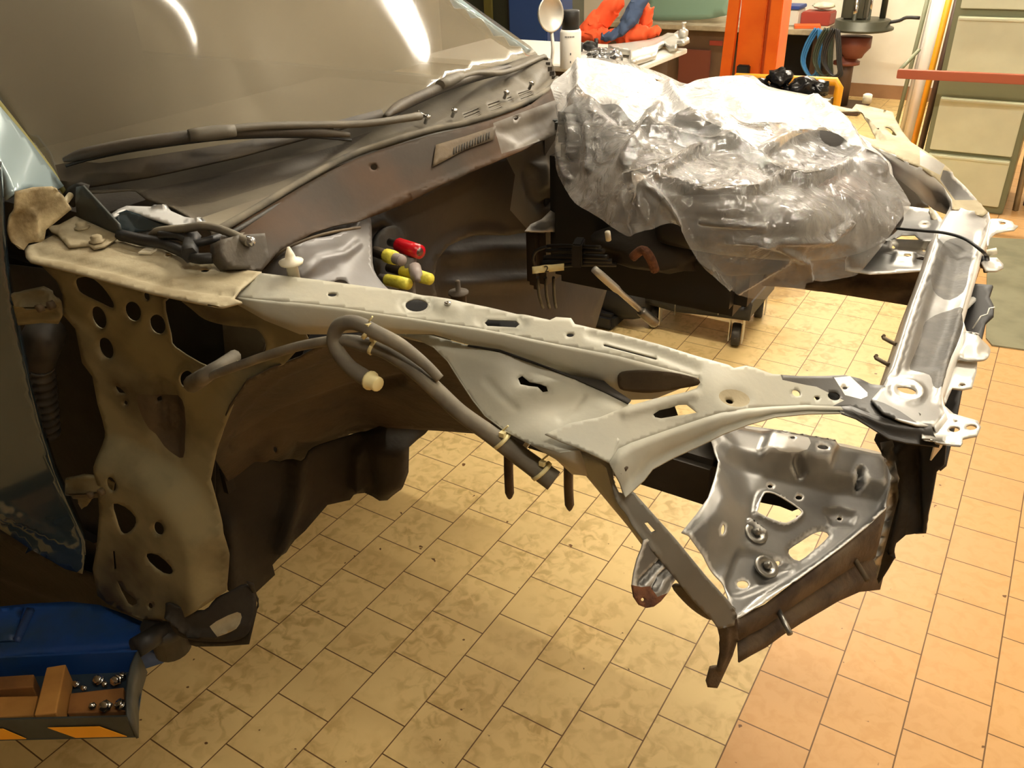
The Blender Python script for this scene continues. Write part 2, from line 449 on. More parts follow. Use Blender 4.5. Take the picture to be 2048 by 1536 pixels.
def floor_mat():
    m, nt, b = newmat('floor_tiles')
    N, L = nt.nodes, nt.links
    tc = N.new('ShaderNodeNewGeometry')
    sx = N.new('ShaderNodeSeparateXYZ'); L.new(tc.outputs['Position'], sx.inputs[0])
    def mth(op, a, bb):
        n = N.new('ShaderNodeMath'); n.operation = op
        for i, v in enumerate((a, bb)):
            if v is None: continue
            if isinstance(v, (int, float)): n.inputs[i].default_value = v
            else: L.new(v, n.inputs[i])
        return n.outputs[0]
    u = mth('ADD', mth('DIVIDE', sx.outputs[0], .2), 4.6859)
    v = mth('ADD', mth('DIVIDE', sx.outputs[1], .2), -6.2389-.86+40)
    cx = N.new('ShaderNodeCombineXYZ'); L.new(v, cx.inputs[0]); L.new(mth('ADD', u, 40), cx.inputs[1])
    br = N.new('ShaderNodeTexBrick'); L.new(cx.outputs[0], br.inputs['Vector'])
    br.offset = .5; br.offset_frequency = 2; br.squash = 1
    br.inputs['Scale'].default_value = 1; br.inputs['Brick Width'].default_value = 1; br.inputs['Row Height'].default_value = 1
    br.inputs['Mortar Size'].default_value = .011; br.inputs['Mortar Smooth'].default_value = .3; br.inputs['Bias'].default_value = 0
    br.inputs['Color1'].default_value = (0, 0, 0, 1); br.inputs['Color2'].default_value = (1, 1, 1, 1)
    br.inputs['Mortar'].default_value = (.5, .5, .5, 1)
    pink = mth('GREATER_THAN', u, 3.0)
    n1 = N.new('ShaderNodeTexNoise'); n1.inputs['Scale'].default_value = 24; n1.inputs['Detail'].default_value = 5
    n1.inputs['Distortion'].default_value = .8
    L.new(tc.outputs['Position'], n1.inputs['Vector'])
    r1 = N.new('ShaderNodeMapRange'); r1.inputs[1].default_value = .45; r1.inputs[2].default_value = .63
    L.new(n1.outputs['Fac'], r1.inputs[0])
    n3 = N.new('ShaderNodeTexNoise'); n3.inputs['Scale'].default_value = 5; n3.inputs['Detail'].default_value = 3
    L.new(tc.outputs['Position'], n3.inputs['Vector'])
    r3 = N.new('ShaderNodeMapRange'); r3.inputs[1].default_value = .35; r3.inputs[2].default_value = .65
    L.new(n3.outputs['Fac'], r3.inputs[0])
    def mix(f, a, c, blend='MIX'):
        x = N.new('ShaderNodeMix'); x.data_type = 'RGBA'; x.blend_type = blend
        for i, v in ((0, f), (6, a), (7, c)):
            if isinstance(v, (int, float)): x.inputs[i].default_value = v
            elif isinstance(v, tuple): x.inputs[i].default_value = v
            else: L.new(v, x.inputs[i])
        return x.outputs[2]
    yel = mix(mth('MULTIPLY', r1.outputs[0], r3.outputs[0]), lin((228, 200, 140)), lin((192, 162, 104)))
    yel = mix(mth('MULTIPLY', br.outputs['Color'], .22), yel, lin((210, 174, 108)))
    pnk = mix(r1.outputs[0], lin((216, 170, 112)), lin((210, 162, 102)))
    pnk = mix(mth('MULTIPLY', br.outputs['Color'], .35), pnk, lin((208, 164, 116)))
    tile = mix(pink, yel, pnk)
    n2 = N.new('ShaderNodeTexNoise'); n2.inputs['Scale'].default_value = 26; n2.inputs['Detail'].default_value = 2
    L.new(tc.outputs['Position'], n2.inputs['Vector'])
    sp_ = N.new('ShaderNodeMapRange'); sp_.inputs[1].default_value = .735; sp_.inputs[2].default_value = .755
    L.new(n2.outputs['Fac'], sp_.inputs[0])
    tile = mix(sp_.outputs[0], tile, lin((110, 76, 42)))
    col = mix(br.outputs['Fac'], tile, lin((112, 80, 46)))
    L.new(col, b.inputs['Base Color'])
    b.inputs['Roughness'].default_value = .42; b.inputs['Specular IOR Level'].default_value = .35
    bp = N.new('ShaderNodeBump'); bp.inputs['Strength'].default_value = .5; bp.inputs['Distance'].default_value = .002; bp.invert = True
    L.new(br.outputs['Fac'], bp.inputs['Height']); L.new(bp.outputs[0], b.inputs['Normal'])
    return m
MT['floor'] = floor_mat()

def glass_mat():
    """dusty windscreen: a clear gloss layer over a film of dust"""
    m, nt, b = newmat('dusty_glass'); N, L = nt.nodes, nt.links
    b.inputs['Base Color'].default_value = lin((128, 120, 102))
    b.inputs['Roughness'].default_value = .1
    b.inputs['Specular IOR Level'].default_value = .6
    tc = N.new('ShaderNodeTexCoord')
    n = N.new('ShaderNodeTexNoise'); n.inputs['Scale'].default_value = 3; n.inputs['Detail'].default_value = 5
    L.new(tc.outputs['Object'], n.inputs['Vector'])
    r = N.new('ShaderNodeMapRange'); r.inputs[1].default_value = .3; r.inputs[2].default_value = .7
    r.inputs[3].default_value = .52; r.inputs[4].default_value = .68
    L.new(n.outputs['Fac'], r.inputs[0]); L.new(r.outputs[0], b.inputs['Alpha'])
    b.inputs['Coat Weight'].default_value = .5; b.inputs['Coat Roughness'].default_value = .08
    return m
MT['glass'] = glass_mat()
def film_mat(name, lo, hi, thru=.5, bstr=.5, bsc=26, rgh=.10):
    """thin milky polythene: clearer face on, milkier where seen edge on"""
    m, nt, b = newmat(name); N, L = nt.nodes, nt.links
    out = N['Material Output']
    b.inputs['Base Color'].default_value = (.88, .87, .85, 1)
    b.inputs['Roughness'].default_value = .45; b.inputs['Specular IOR Level'].default_value = .3
    lw = N.new('ShaderNodeLayerWeight'); lw.inputs['Blend'].default_value = .35
    r = N.new('ShaderNodeMapRange'); r.inputs[1].default_value = .25; r.inputs[2].default_value = .95
    r.inputs[3].default_value = lo; r.inputs[4].default_value = hi
    L.new(lw.outputs['Facing'], r.inputs[0])
    tl = N.new('ShaderNodeBsdfTranslucent'); tl.inputs['Color'].default_value = (.9, .89, .86, 1)
    mx = N.new('ShaderNodeMixShader'); mx.inputs[0].default_value = thru
    L.new(b.outputs[0], mx.inputs[1]); L.new(tl.outputs[0], mx.inputs[2])
    tr = N.new('ShaderNodeBsdfTransparent'); tr.inputs['Color'].default_value = (.97, .96, .94, 1)
    m2 = N.new('ShaderNodeMixShader'); L.new(r.outputs[0], m2.inputs[0])
    L.new(tr.outputs[0], m2.inputs[1]); L.new(mx.outputs[0], m2.inputs[2])
    gl = N.new('ShaderNodeBsdfGlossy'); gl.inputs['Roughness'].default_value = rgh
    fr_ = N.new('ShaderNodeFresnel'); fr_.inputs['IOR'].default_value = 1.75
    m3 = N.new('ShaderNodeMixShader'); L.new(fr_.outputs[0], m3.inputs[0]); L.new(m2.outputs[0], m3.inputs[1]); L.new(gl.outputs[0], m3.inputs[2])
    L.new(m3.outputs[0], out.inputs[0])
    tc = N.new('ShaderNodeTexCoord')
    n = N.new('ShaderNodeTexNoise'); n.inputs['Scale'].default_value = 20; n.inputs['Detail'].default_value = 5; n.inputs['Distortion'].default_value = 1.5
    L.new(tc.outputs['Object'], n.inputs['Vector'])
    v = N.new('ShaderNodeTexVoronoi'); v.inputs['Scale'].default_value = bsc; v.inputs['Randomness'].default_value = 1
    L.new(tc.outputs['Object'], v.inputs['Vector'])
    ad = N.new('ShaderNodeMath'); ad.operation = 'MULTIPLY_ADD'; ad.inputs[1].default_value = .3
    L.new(v.outputs['Distance'], ad.inputs[0]); L.new(n.outputs['Fac'], ad.inputs[2])
    bp = N.new('ShaderNodeBump'); bp.inputs['Strength'].default_value = bstr; bp.inputs['Distance'].default_value = .02
    L.new(ad.outputs[0], bp.inputs['Height'])
    for q in (gl, fr_, b): L.new(bp.outputs[0], q.inputs['Normal'])
    return m
MT['film'] = film_mat('polythene', .2, .72, .4)
MT['film3'] = film_mat('polythene_crinkled', .24, .74, .35, 1.0, 60, .07)
MT['film_glare'] = film_mat('polythene_glare', .84, .97, .22)  # whiter film that paints the overexposed glare on the sheet's top
def lamp_mat(power):
    m, nt, b = newmat('tube_light')
    b.inputs['Base Color'].default_value = (1, 1, 1, 1)
    b.inputs['Emission Color'].default_value = LIGHT_COL+(1,)
    b.inputs['Emission Strength'].default_value = power
    return m

# ------------------------------------------------------------------ room
X0, X1, Y0, Y1, ZC = -8.0, 3.2, -4.0, 10.2, 3.5
def structure(name, c, size, m):
    o = MB().box(c, size).build(name, m); o['kind'] = 'structure'; return o
structure('floor', ((X0+X1)/2, (Y0+Y1)/2, -.05), (X1-X0, Y1-Y0, .1), MT['floor'])
structure('ceiling', ((X0+X1)/2, (Y0+Y1)/2, ZC+.05), (X1-X0, Y1-Y0, .1), MT['ceil'])
structure('wall_back', ((X0+X1)/2, Y1+.05, ZC/2), (X1-X0, .1, ZC), MT['wall'])
structure('wall_front', ((X0+X1)/2, Y0-.05, ZC/2), (X1-X0, .1, ZC), MT['wall_dull'])
structure('wall_left', (X0-.05, (Y0+Y1)/2, ZC/2), (.1, Y1-Y0, ZC), MT['wall_dull'])
structure('wall_right', (X1+.05, (Y0+Y1)/2, ZC/2), (.1, Y1-Y0, ZC), MT['wall'])
structure('baseboard_back', ((X0+X1)/2, Y1-.012, .07), (X1-X0, .024, .14), MT['base'])
for i, (x, y, z, ln, ax, w) in enumerate(TUBES):
    t = empty('ceiling_light', (x, y, ZC), 'fluorescent batten under the ceiling', 'light', 'fluorescent battens')
    s = (ln, .1, .06) if ax == 'x' else (.1, ln, .06)
    MB().box((x, y, z+.08), s, bev=.01).box((x, y, (z+.1+ZC)/2), (.03, .03, ZC-z-.1)).build('housing', MT['white_top'], t)
    d = np.array([ln/2-.03, 0, 0]) if ax == 'x' else np.array([0, ln/2-.03, 0])
    c = np.array([x, y, z])
    area = math.pi*.026*ln
    MB().cyl(c-d, c+d, .019).build('tube', lamp_mat(w/area/math.pi*1.0), t)

# ------------------------------------------------------------------ the stripped car on the lift
YC = 1.47
car = empty('car', (-.9, YC, .93), 'stripped car body without bonnet or front wings, raised on the blue lift arm', 'car')

# near apron: top of the upper rail, the joint behind the headlamp and the neck to the radiator support
RAIL = TPS([(490, 560, 'h', .445), (60, 515, 'h', .445), (880, 605, 'h', .457), (1150, 660, 'h', .47), (1450, 790, 'h', .515),
            (1600, 780, 'h', .55), (1700, 790, 'h', .572), (1810, 785, 'h', .575), (1203, 907, 'h', .556), (1340, 835, 'h', .533), (520, 585, 'h', .446), (1400, 765, 'h', .505), (1860, 850, 'h', .578)])
inner = [(522, 546), (640, 560), (720, 571), (800, 581), (880, 595), (960, 611), (1040, 627), (1100, 640), (1112, 634), (1142, 636), (1150, 648), (1240, 668), (1320, 689),
         (1390, 711), (1458, 730), (1468, 736), (1492, 731), (1510, 735), (1545, 748), (1600, 752), (1640, 752), (1690, 750), (1720, 757), (1742, 768), (1768, 771)]
front = [(1835, 845), (1800, 842), (1766, 836), (1735, 826), (1700, 812), (1681, 814), (1610, 811), (1544, 814), (1490, 818), (1442, 826), (1408, 836), (1339, 859), (1290, 876), (1261, 886), (1236, 898), (1218, 925)]
arm_left = [(1160, 897), (1120, 882), (1090, 868), (1140, 846), (1200, 834), (1252, 813), (1310, 797), (1372, 784), (1393, 776), (1400, 766), (1397, 754)]
outer = [(1350, 742), (1297, 728), (1237, 712), (1170, 699), (1100, 686), (1010, 667), (950, 656), (880, 646), (820, 636), (743, 625), (680, 615), (600, 606), (530, 601), (466, 594), (466, 588)]
rail_outline = inner + [(1800, 800), (1842, 828)] + front + arm_left + outer
def slot(a, b, r):
    a, b = np.array(a, float), np.array(b, float); d = (b-a)/np.hypot(*(b-a)); n = np.array([-d[1], d[0]])*r
    return np.array([a+n, a-d*r, a-n, b-n, b+d*r, b+n])
rail_holes = [ell(664, 589, 9, 4), ell(833, 609, 23, 13), slot((975, 643), (1032, 646), 7), ell(1140, 670, 7.5, 4), slot((1209, 689), (1312, 716), 3.2),
              ell(1462, 801, 8, 5, 10), Z8([(603, 960), (640, 938), (700, 925), (750, 908), (800, 905), (860, 950), (800, 962), (740, 970), (650, 985), (615, 978)]),
              ell(1593, 786, 9, 6.5, 20), ell(1634, 796, 6, 4), ell(1668, 792, 12.5, 8.5, 15), ell(1690, 776, 5, 3)]
rail = sheet('fender_apron', rail_outline, RAIL, [MT['primer'], MT['black_primer'], MT['zinc_bright'], MT['primer_dusty']], car, rail_holes,
   bumps=[('ring', slot((975, 643), (1032, 646), 16), -.003, 14), ('ring', ell(833, 609, 30, 18), -.002, 10), ('line', [(1180, 668), (1300, 700), (1390, 735)], -.004, 16),
          ('line', [(1190, 705), (1340, 738)], .0, 10), ('poly', ell(1470, 795, 32, 17, 12), -.003, 10), 
          ('line', [(1250, 827), (1390, 790)], .004, 12), ('poly', ell(896, 615, 24, 12, 8), .004, 12)],
   step=7, thick=.002, regions=[
   (Z8([(1340, 700), (1700, 720), (1990, 760), (2010, 960), (1700, 960), (1620, 930), (1720, 880), (1560, 800), (1500, 790), (1360, 760)]), 1),
   ([(1668, 755), (1700, 752), (1740, 790), (1722, 798), (1690, 790)], 2),
   ([(1735, 760), (1850, 790), (1850, 860), (1740, 835), (1690, 818), (1735, 795)], 1),
   (ell(1470, 795, 32, 17, 12), 3)])
rail['label'] = 'pale grey near side apron rail with slots and forked headlamp arm'
MB().lathe([(.003, -.006), (.003, .004), (.0045, .004), (.0045, .007), (.002, .008)], RAIL.at(896, 614), (0, 0, 1), 10).build('rivet', MT['chrome'], rail)
def on(surf, q, dz=0.0, dy=0.0, dx=0.0): return surf.pos(q)+np.array([dx, dy, dz])
sheet('rail_hole_shade', [(530, 556), (720, 576), (880, 600), (1040, 632), (1240, 674), (1390, 716), (1396, 746), (1300, 724), (1170, 694), (1010, 662), (880, 641), (740, 620), (600, 601), (530, 596)], TOWARD(RAIL, 1.03), MT['deep'], rail, step=14, thick=.001)  # rail's inner wall, coloured near black for the shade behind its holes
sheet('neck_hole_shade', smooth([(1440, 795), (1470, 785), (1490, 800), (1480, 818), (1450, 815)], 2), TOWARD(RAIL, 1.02), MT['grime_and_shade'], rail, step=8, thick=.001)  # dark sheets added behind the neck holes as their shade
sheet('neck_hole_shade', smooth([(1630, 775), (1690, 768), (1710, 795), (1680, 812), (1640, 808)], 2), TOWARD(RAIL, 1.02), MT['grime_and_shade'], rail, step=8, thick=.001)
sheet('arm_slot_shade', [(1296, 818), (1348, 808), (1356, 830), (1300, 842)], TOWARD(RAIL, 1.025), MT['grime_and_shade'], rail, step=8, thick=.001)  # dark backing added for the shaded part of the arm slot
# vertical web under the rail's outer edge
top_px = [(466, 594), (530, 601), (600, 606), (680, 615), (743, 625), (820, 636), (880, 646), (950, 656), (1010, 667), (1100, 686), (1170, 699), (1237, 712), (1297, 728), (1350, 742), (1397, 754)]
low_px = [(474, 608), (530, 640), (600, 668), (660, 668), (735, 662), (800, 667), (868, 668), (935, 688), (1000, 698), (1085, 728), (1150, 752), (1210, 779), (1256, 799), (1310, 797), (1393, 779)]
tp = RAIL.pos(top_px); rows = [tp]
lowp = []
for p, (x, y) in zip(tp, low_px): lowp.append(UY(x, y, p[1]-.004))
lowp = np.array(lowp); lowp[-1] = tp[-1]+(0, .002, -.006)
rows = [tp, tp*.9+lowp*.1+np.array([0, -.0035, 0]), tp*.4+lowp*.6+np.array([0, -.002, 0]), lowp]
web = loft('rail_web', rows, MT['primer'], rail, .002)
# brown sheet laid over the web, painting the shaded inside of a pocket
WEBT = TPS([(x, y, 'y', p[1]) for (x, y), p in zip(top_px[7:], tp[7:])]+[(x, y, 'y', p[1]) for (x, y), p in zip(low_px[7:-1], lowp[7:-1])])
sheet('rail_pocket_shade', smooth(Z8([(397, 735), (420, 714), (480, 706), (560, 704), (700, 715), (800, 735), (870, 758), (868, 790), (780, 808), (640, 832), (540, 836), (430, 822), (402, 800), (396, 765)]), 2), TOWARD(WEBT, .992), MT['grime'], rail, step=7, thick=.001)
# headlamp arch panel, lower than the rail
ARCH = TPS([(1000, 705, 'y', .785), (1150, 762, 'y', .80), (960, 830, 'h', .56), (1203, 907, 'h', .558), (1090, 868, 'h', .55), (870, 675, 'y', .775), (1240, 808, 'h', .527), (900, 745, 'y', .752), (790, 670, 'y', .765), (1130, 910, 'h', .562), (1050, 765, 'h', .53)])
arch_out = [(775, 668), (800, 668), (860, 670), (900, 680), (935, 690), (1000, 702), (1085, 731), (1150, 756), (1210, 782), (1258, 806), (1275, 812), (1235, 835), (1210, 850), (1240, 880), (1225, 908), (1205, 907), (1160, 900), (1120, 905), (1060, 888), (1010, 862), (970, 832), (945, 800), (920, 762), (895, 722), (868, 695), (835, 678)]
sh_ = Z7([(1275, 1040), (1300, 1025), (1340, 1060), (1400, 1070), (1440, 1085), (1450, 1115), (1420, 1120), (1390, 1090), (1340, 1085), (1290, 1075)])
arch = sheet('headlamp_arch_panel', arch_out, ARCH, MT['primer'], car, [sh_], bumps=[('line', [(975, 762), (1000, 790), (1030, 815)], -.0025, 13), ('line', [(1120, 838), (1150, 820), (1166, 792)], -.0022, 9),
    ('ring', sh_, -.0015, 12), ('poly', [(880, 672), (1000, 702), (1150, 758), (1258, 808), (1250, 822), (1100, 760), (980, 722), (880, 690)], -.002, 12)], step=6, thick=.002)
sheet('arch_slot_shade', [(1020, 735), (1110, 735), (1120, 800), (1020, 800)], TOWARD(ARCH, 1.02), MT['grime_and_shade'], arch, step=10, thick=.001)  # dark sheet added so the arch slot looks shaded inside
# slit between web and arch panel, darkened by an added strip; arch underside web
ae = [(790, 668), (835, 678), (868, 695), (895, 722), (920, 762), (945, 800), (970, 832), (1010, 862), (1060, 888), (1120, 905), (1160, 900)]
ap = ARCH.pos(ae); lo = ap+np.array([0, .05, -.03])
lo[-1] = ap[-1]+(0.0, .02, -.05); lo[-2] = ap[-2]+(0, .03, -.05)
au = ARCH.pos([(935, 692), (1000, 704), (1085, 733), (1150, 758), (1210, 785), (1256, 808)])
aw = np.array([1, 1, 1, .8, .35, .2])[:, None]
loft('arch_slit_shade', [au, au+aw*np.array([0, .02, .0]), au+aw*np.array([-.004, .05, -.004])], MT['grime_and_shade'], arch, .0015)  # dark strip added behind the slit to stand for its shade
loft('arch_flange', [ap, ap*.5+lo*.5+np.array([0, .004, -.006]), lo], MT['primer'], arch, .0015)
# front flange of the arm
fl_t = front[5:]; fl_tp = RAIL.pos(fl_t)
fl_b = [(1681, 820), (1610, 821), (1544, 827), (1490, 842), (1442, 860), (1408, 877), (1339, 909), (1300, 930), (1283, 952), (1262, 972), (1246, 986)]
bl = []
for p, (x, y) in zip(fl_tp, fl_b):
    q = UY(x, y, p[1]-.003); bl.append(q)
bl = np.array(bl)
fl = loft('arm_flange', [fl_tp, fl_tp*.8+bl*.2+np.array([.004, -.004, .0]), fl_tp*.35+bl*.65+np.array([.003, -.001, 0]), bl, bl+np.array([.006, -.006, .0])], MT['primer'], rail, .002)
for x, y in ((1242, 944), (1252, 935)):
    MB().cyl(PLANE(fl_tp[-1], bl[-1], bl[-3]).at(x, y)+(0, -.005, 0), PLANE(fl_tp[-1], bl[-1], bl[-3]).at(x, y)+(0, .001, 0), .0028, n=10).build('spot_hole', MT['grime'], fl)
# dark flange of the neck and its swoop into the radiator support corner
nk_t = [(1681, 814), (1700, 812), (1735, 826), (1766, 836), (1800, 842), (1835, 845), (1862, 848)]
nk_b = [(1681, 820), (1715, 832), (1745, 850), (1780, 872), (1815, 880), (1850, 884), (1880, 888)]
nt_ = RAIL.pos(nk_t); nb_ = np.array([UY(x, y, p[1]-.006) for p, (x, y) in zip(nt_, nk_b)])
loft('neck_flange', [nt_, nt_*.6+nb_*.4+np.array([0, -.006, 0]), nb_, nb_+np.array([.0, -.008, 0])], MT['black_primer'], rail, .002)

# wing mounting plate on the rear end of the rail, with its flange
WM = TPS([(490, 560, 'h', .440), (60, 515, 'h', .440), (250, 500, 'h', .437), (280, 570, 'h', .441), (180, 460, 'h', .43)])
wm_out = Z5([(145, 440), (165, 412), (230, 395), (310, 352), (430, 310), (700, 350), (740, 370), (900, 400), (1110, 480), (1220, 510), (1350, 545), (1530, 566), (1390, 680), (1366, 705), (1368, 722), (1416, 742), (1300, 770),
              (1150, 745), (900, 692), (700, 640), (500, 585), (300, 535), (175, 505), (150, 480)])
wm = sheet('wing_mount_plate', wm_out, WM, MT['primer_dusty'], car, [ell(336, 510, 6, 3), ell(409, 540, 9, 4)],
    bumps=[('line', Z5([(215, 455), (400, 490), (700, 560), (1000, 640), (1360, 690)]), -.006, 10), ('poly', Z5([(330, 350), (430, 310), (700, 350), (560, 440), (440, 420)]), .002, 6)], step=7, thick=.003)
MB().box(WM.at(296, 505)+(0, 0, .002), (.02, .018, .003), .4).build('clip_plate', MT['white_plastic'], wm)
# seam line where the two sheets lap
# bonnet hinge with two bolts
hb = empty('bonnet_hinge', WM.at(190, 480), None, None); hb.parent = car; hb.matrix_parent_inverse = Matrix.Translation(-car.location)
HB = TPS([(100, 470, 'h', .428), (245, 480, 'h', .427), (180, 500, 'h', .431)])
sheet('hinge_base', Z5([(275, 300), (345, 290), (440, 240), (700, 355), (610, 415), (545, 430), (520, 410), (400, 420), (335, 345), (300, 330)]), HB, MT['primer_dusty'], hb, step=8, thick=.003)
HV = PLANE(HB.at(158, 430), HB.at(240, 472), HB.at(240, 472)+np.array([0.004, .0, .05]))
sheet('hinge_leaf', Z5([(445, 70), (480, 62), (500, 85), (690, 290), (705, 350), (600, 340), (500, 300), (450, 250), (440, 150)]), HV, MT['tray_grey'], hb, step=8, thick=.004)
sheet('hinge_knuckle', Z5([(365, 115), (400, 70), (440, 50), (490, 66), (480, 110), (440, 170), (425, 190), (400, 170)]), PLANE(HB.at(158, 430)+(0.01, .015, 0), HB.at(240, 472)+(0.01, .015, 0), HB.at(240, 472)+np.array([0.014, .015, .05])), MT['grime_and_shade'], hb, step=8, thick=.01)
for x, y in ((165, 457), (195, 484)):
    c = HB.at(x, y)
    MB().lathe([(.012, 0), (.012, .003), (.0085, .003), (.0085, .009), (.006, .011)], c, (0, 0, 1), 6).build('bolt', MT['primer_dusty'], hb)
MB().tube([HB.at(88, 462)+(0, 0, .012), HB.at(105, 445)+(0, 0, .016), HB.at(130, 436)+(0, 0, .02), HB.at(150, 418)+(0, 0, .024)], .005).build('spring_wire', MT['primer_dusty'], hb)

# door hinge pillar, full of holes, with the rear half of the apron side
PIL = TPS([(300, 560, 'h', .45), (632, 612, 'h', .455), (490, 1280, 'h', 1.18), (120, 560, 'y', .622), (220, 1150, 'y', .63), (450, 900, 'y', .69), (540, 740, 'y', .705)])
pil_out = Z5([(230, 520), (420, 560), (700, 645), (900, 692), (1150, 745), (1300, 772), (1420, 745), (1480, 735), (1700, 745), (1850, 765), (1830, 830), (1760, 880), (1800, 960), (1660, 1110), (1560, 1150), (1450, 1215), (1370, 1330), (1310, 1480)]) + \
    [(432, 902), (420, 960), (445, 1050), (458, 1110), (455, 1180), (440, 1190), (378, 1224), (330, 1215), (287, 1198), (250, 1180), (232, 1165), (222, 1110), (230, 1068), (236, 1000), (232, 940), (212, 872), (204, 838)] + \
    Z5([(570, 1340), (540, 1180), (480, 1100), (440, 900), (370, 820), (365, 700), (330, 620)])
big_open = smooth(Z5([(975, 730), (1010, 920), (1040, 1000), (1250, 1120), (1330, 1085), (1530, 1060), (1570, 980), (1530, 900), (1470, 880), (1330, 865), (1210, 830), (1130, 768), (1060, 722)]), 3)
pil_holes = [smooth(Z5([(440, 620), (470, 600), (530, 600), (600, 655), (662, 745), (655, 782), (590, 755), (480, 700), (450, 665)]), 3),
    ell(195.5, 637, 13, 23, -20), ell(210, 698.5, 13, 22, -20), ell(263.5, 625, 15, 20, -20), ell(313, 651, 15, 20, -20), ell(293, 593, 6, 9, -15), ell(379, 753, 15, 18), big_open,
    smooth(Z5([(670, 1235), (700, 1245), (735, 1280), (715, 1280), (690, 1275)]), 2), ell(251, 806, 4, 5), ell(312, 804, 4, 5),
    ell(260, 939, 9, 15, -20), smooth(Z6([(548, 372), (600, 385), (645, 430), (640, 470), (605, 500), (580, 490), (560, 430)]), 2), ell(355.5, 1029, 10, 14, -20),
    smooth(Z6([(690, 585), (740, 590), (795, 640), (797, 668), (760, 668), (700, 620)]), 2), Z6([(546, 575), (556, 572), (564, 650), (552, 650)]), smooth(Z6([(560, 690), (600, 740), (650, 780), (640, 800), (610, 795)]), 2), ell(338, 1185, 5, 6)]
low_reg = Z6([(430, 40), (480, 40), (660, 140), (800, 240), (850, 360), (1000, 560), (1010, 900), (400, 900), (380, 100)])
pil = sheet('hinge_pillar', pil_out, PIL, [MT['pillar'], MT['grime']], car, pil_holes, bumps=[('poly', Z6([(400, 180), (500, 190), (640, 260), (760, 330), (830, 420), (900, 560), (920, 900), (300, 900), (380, 400)]), .045, 24),
    ('poly', Z6([(640, -100), (720, -60), (760, 100), (740, 230), (640, 160)]), -.012, 14), ('line', Z6([(700, -40), (705, 120)]), .006, 8), ('line', Z6([(670, -60), (672, 120)]), .006, 8)] +
    [('ring', h, -.003, 9) for h in pil_holes[1:5]] + [('ring', big_open, .006, 16), ('ring', pil_holes[6], .008, 12)], step=8, thick=.0025,
    regions=[(smooth(Z6([(575, -20), (660, -10), (760, 0), (770, 120), (765, 240), (700, 215), (640, 150), (590, 60)]), 3), 1)])
pil['label'] = 'dusty beige door hinge pillar with round holes'
# dark cavity behind the pillar: inner side panel
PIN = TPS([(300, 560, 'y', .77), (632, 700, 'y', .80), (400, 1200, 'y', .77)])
sheet('inner_pillar', [(-60, 520), (110, 540), (250, 560), (430, 605), (630, 640), (600, 720), (520, 745), (430, 860), (430, 1000), (440, 1150), (300, 1190), (160, 1170), (-60, 1120)], PIN, MT['grime_and_shade'], car, step=16, thick=.002)
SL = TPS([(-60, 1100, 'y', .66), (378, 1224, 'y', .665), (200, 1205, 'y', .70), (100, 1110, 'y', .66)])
sheet('sill', [(-60, 1030), (60, 1095), (165, 1142), (232, 1165), (290, 1198), (378, 1222), (350, 1270), (280, 1262), (200, 1222), (60, 1222), (-60, 1226)], SL, [MT['grime_and_shade']], car, step=12, thick=.004, bumps=[('line', [(-60, 1120), (120, 1190), (300, 1230)], .012, 18)])
BOX = TPS([(330, 600, 'y', .74), (520, 700, 'y', .75), (400, 760, 'y', .74)])
sheet('inner_bracket', Z5([(1300, 860), (1510, 870), (1560, 950), (1540, 1040), (1320, 1100)]), BOX, MT['bay_paint'], car, step=8, thick=.002)
# scuttle corner, rough sealed metal under the windscreen pillar
SCC = TPS([(60, 400, 'y', .62), (120, 400, 'y', .66), (60, 470, 'y', .61), (105, 470, 'y', .64)])
sheet('scuttle_corner', Z5([(90, 100), (200, 75), (310, 70), (370, 120), (420, 200), (310, 290), (270, 320), (260, 380), (170, 400), (140, 440), (80, 400), (60, 330), (85, 200)]), SCC, MT['sealer'], car, step=8, thick=.003,
      bumps=[('line', Z5([(200, 220), (220, 380)]), .008, 9), ('poly', Z5([(60, 250), (140, 220), (150, 400), (60, 400)]), -.01, 10)])
# windscreen pillars
def bar(name, px, w, m, parent, d, th=.03):
    """flat bar between measured points, widened along d"""
    P = np.array(px); D = np.array(d)*w
    return loft(name, [P-D, P+D], m, parent, th)
apn = [UY(118, 378, .745), UY(-40, 190, .765), UY(-160, 50, .79)]
apillar = sheet('windscreen_pillar', [(-60, 140), (0, 212), (60, 282), (128, 372), (100, 385), (60, 372), (26, 385), (14, 352), (0, 330), (-60, 300)], TPS([(128, 372, 'y', .77), (0, 212, 'y', .79), (14, 352, 'y', .66), (-60, 250, 'y', .72)]), MT['car_paint'], car, step=10, thick=.02)
trimn = MB(); trimn.tube([UY(133, 385, .775), UY(60, 290, .79), UY(0, 213, .80), UY(-60, 140, .815)], .007, sub=3); trimn.build('windscreen_seal', MT['olive'], apillar)

# windscreen: a bowed pane from the scuttle up to beyond the frame
WS = TPS([(130, 378, 'h', .40), (0, 213, 'h', .287), (1062, 98, 'h', .372), (925, 0, 'h', .243), (640, 245, 'x', -1.17), (300, 330, 'x', -1.27), (860, 160, 'x', -1.17), (400, 0, 'x', -1.46), (640, 0, 'x', -1.44), (640, 120, 'x', -1.30)])
ws_out = [(133, 380), (300, 352), (480, 312), (640, 268), (770, 232), (900, 160), (1000, 130), (1075, 108), (1060, 92), (925, -4), (905, -20), (-60, -20), (-60, 140), (0, 213), (60, 285)]
frit = [(128, 390), (300, 362), (480, 322), (640, 278), (775, 240), (762, 218), (640, 250), (480, 284), (300, 312), (200, 326), (150, 322), (110, 330)]
ws = sheet('windscreen', ws_out, WS, [MT['glass'], MT['frit']], car, step=22, thick=.005, regions=[(frit, 1)])
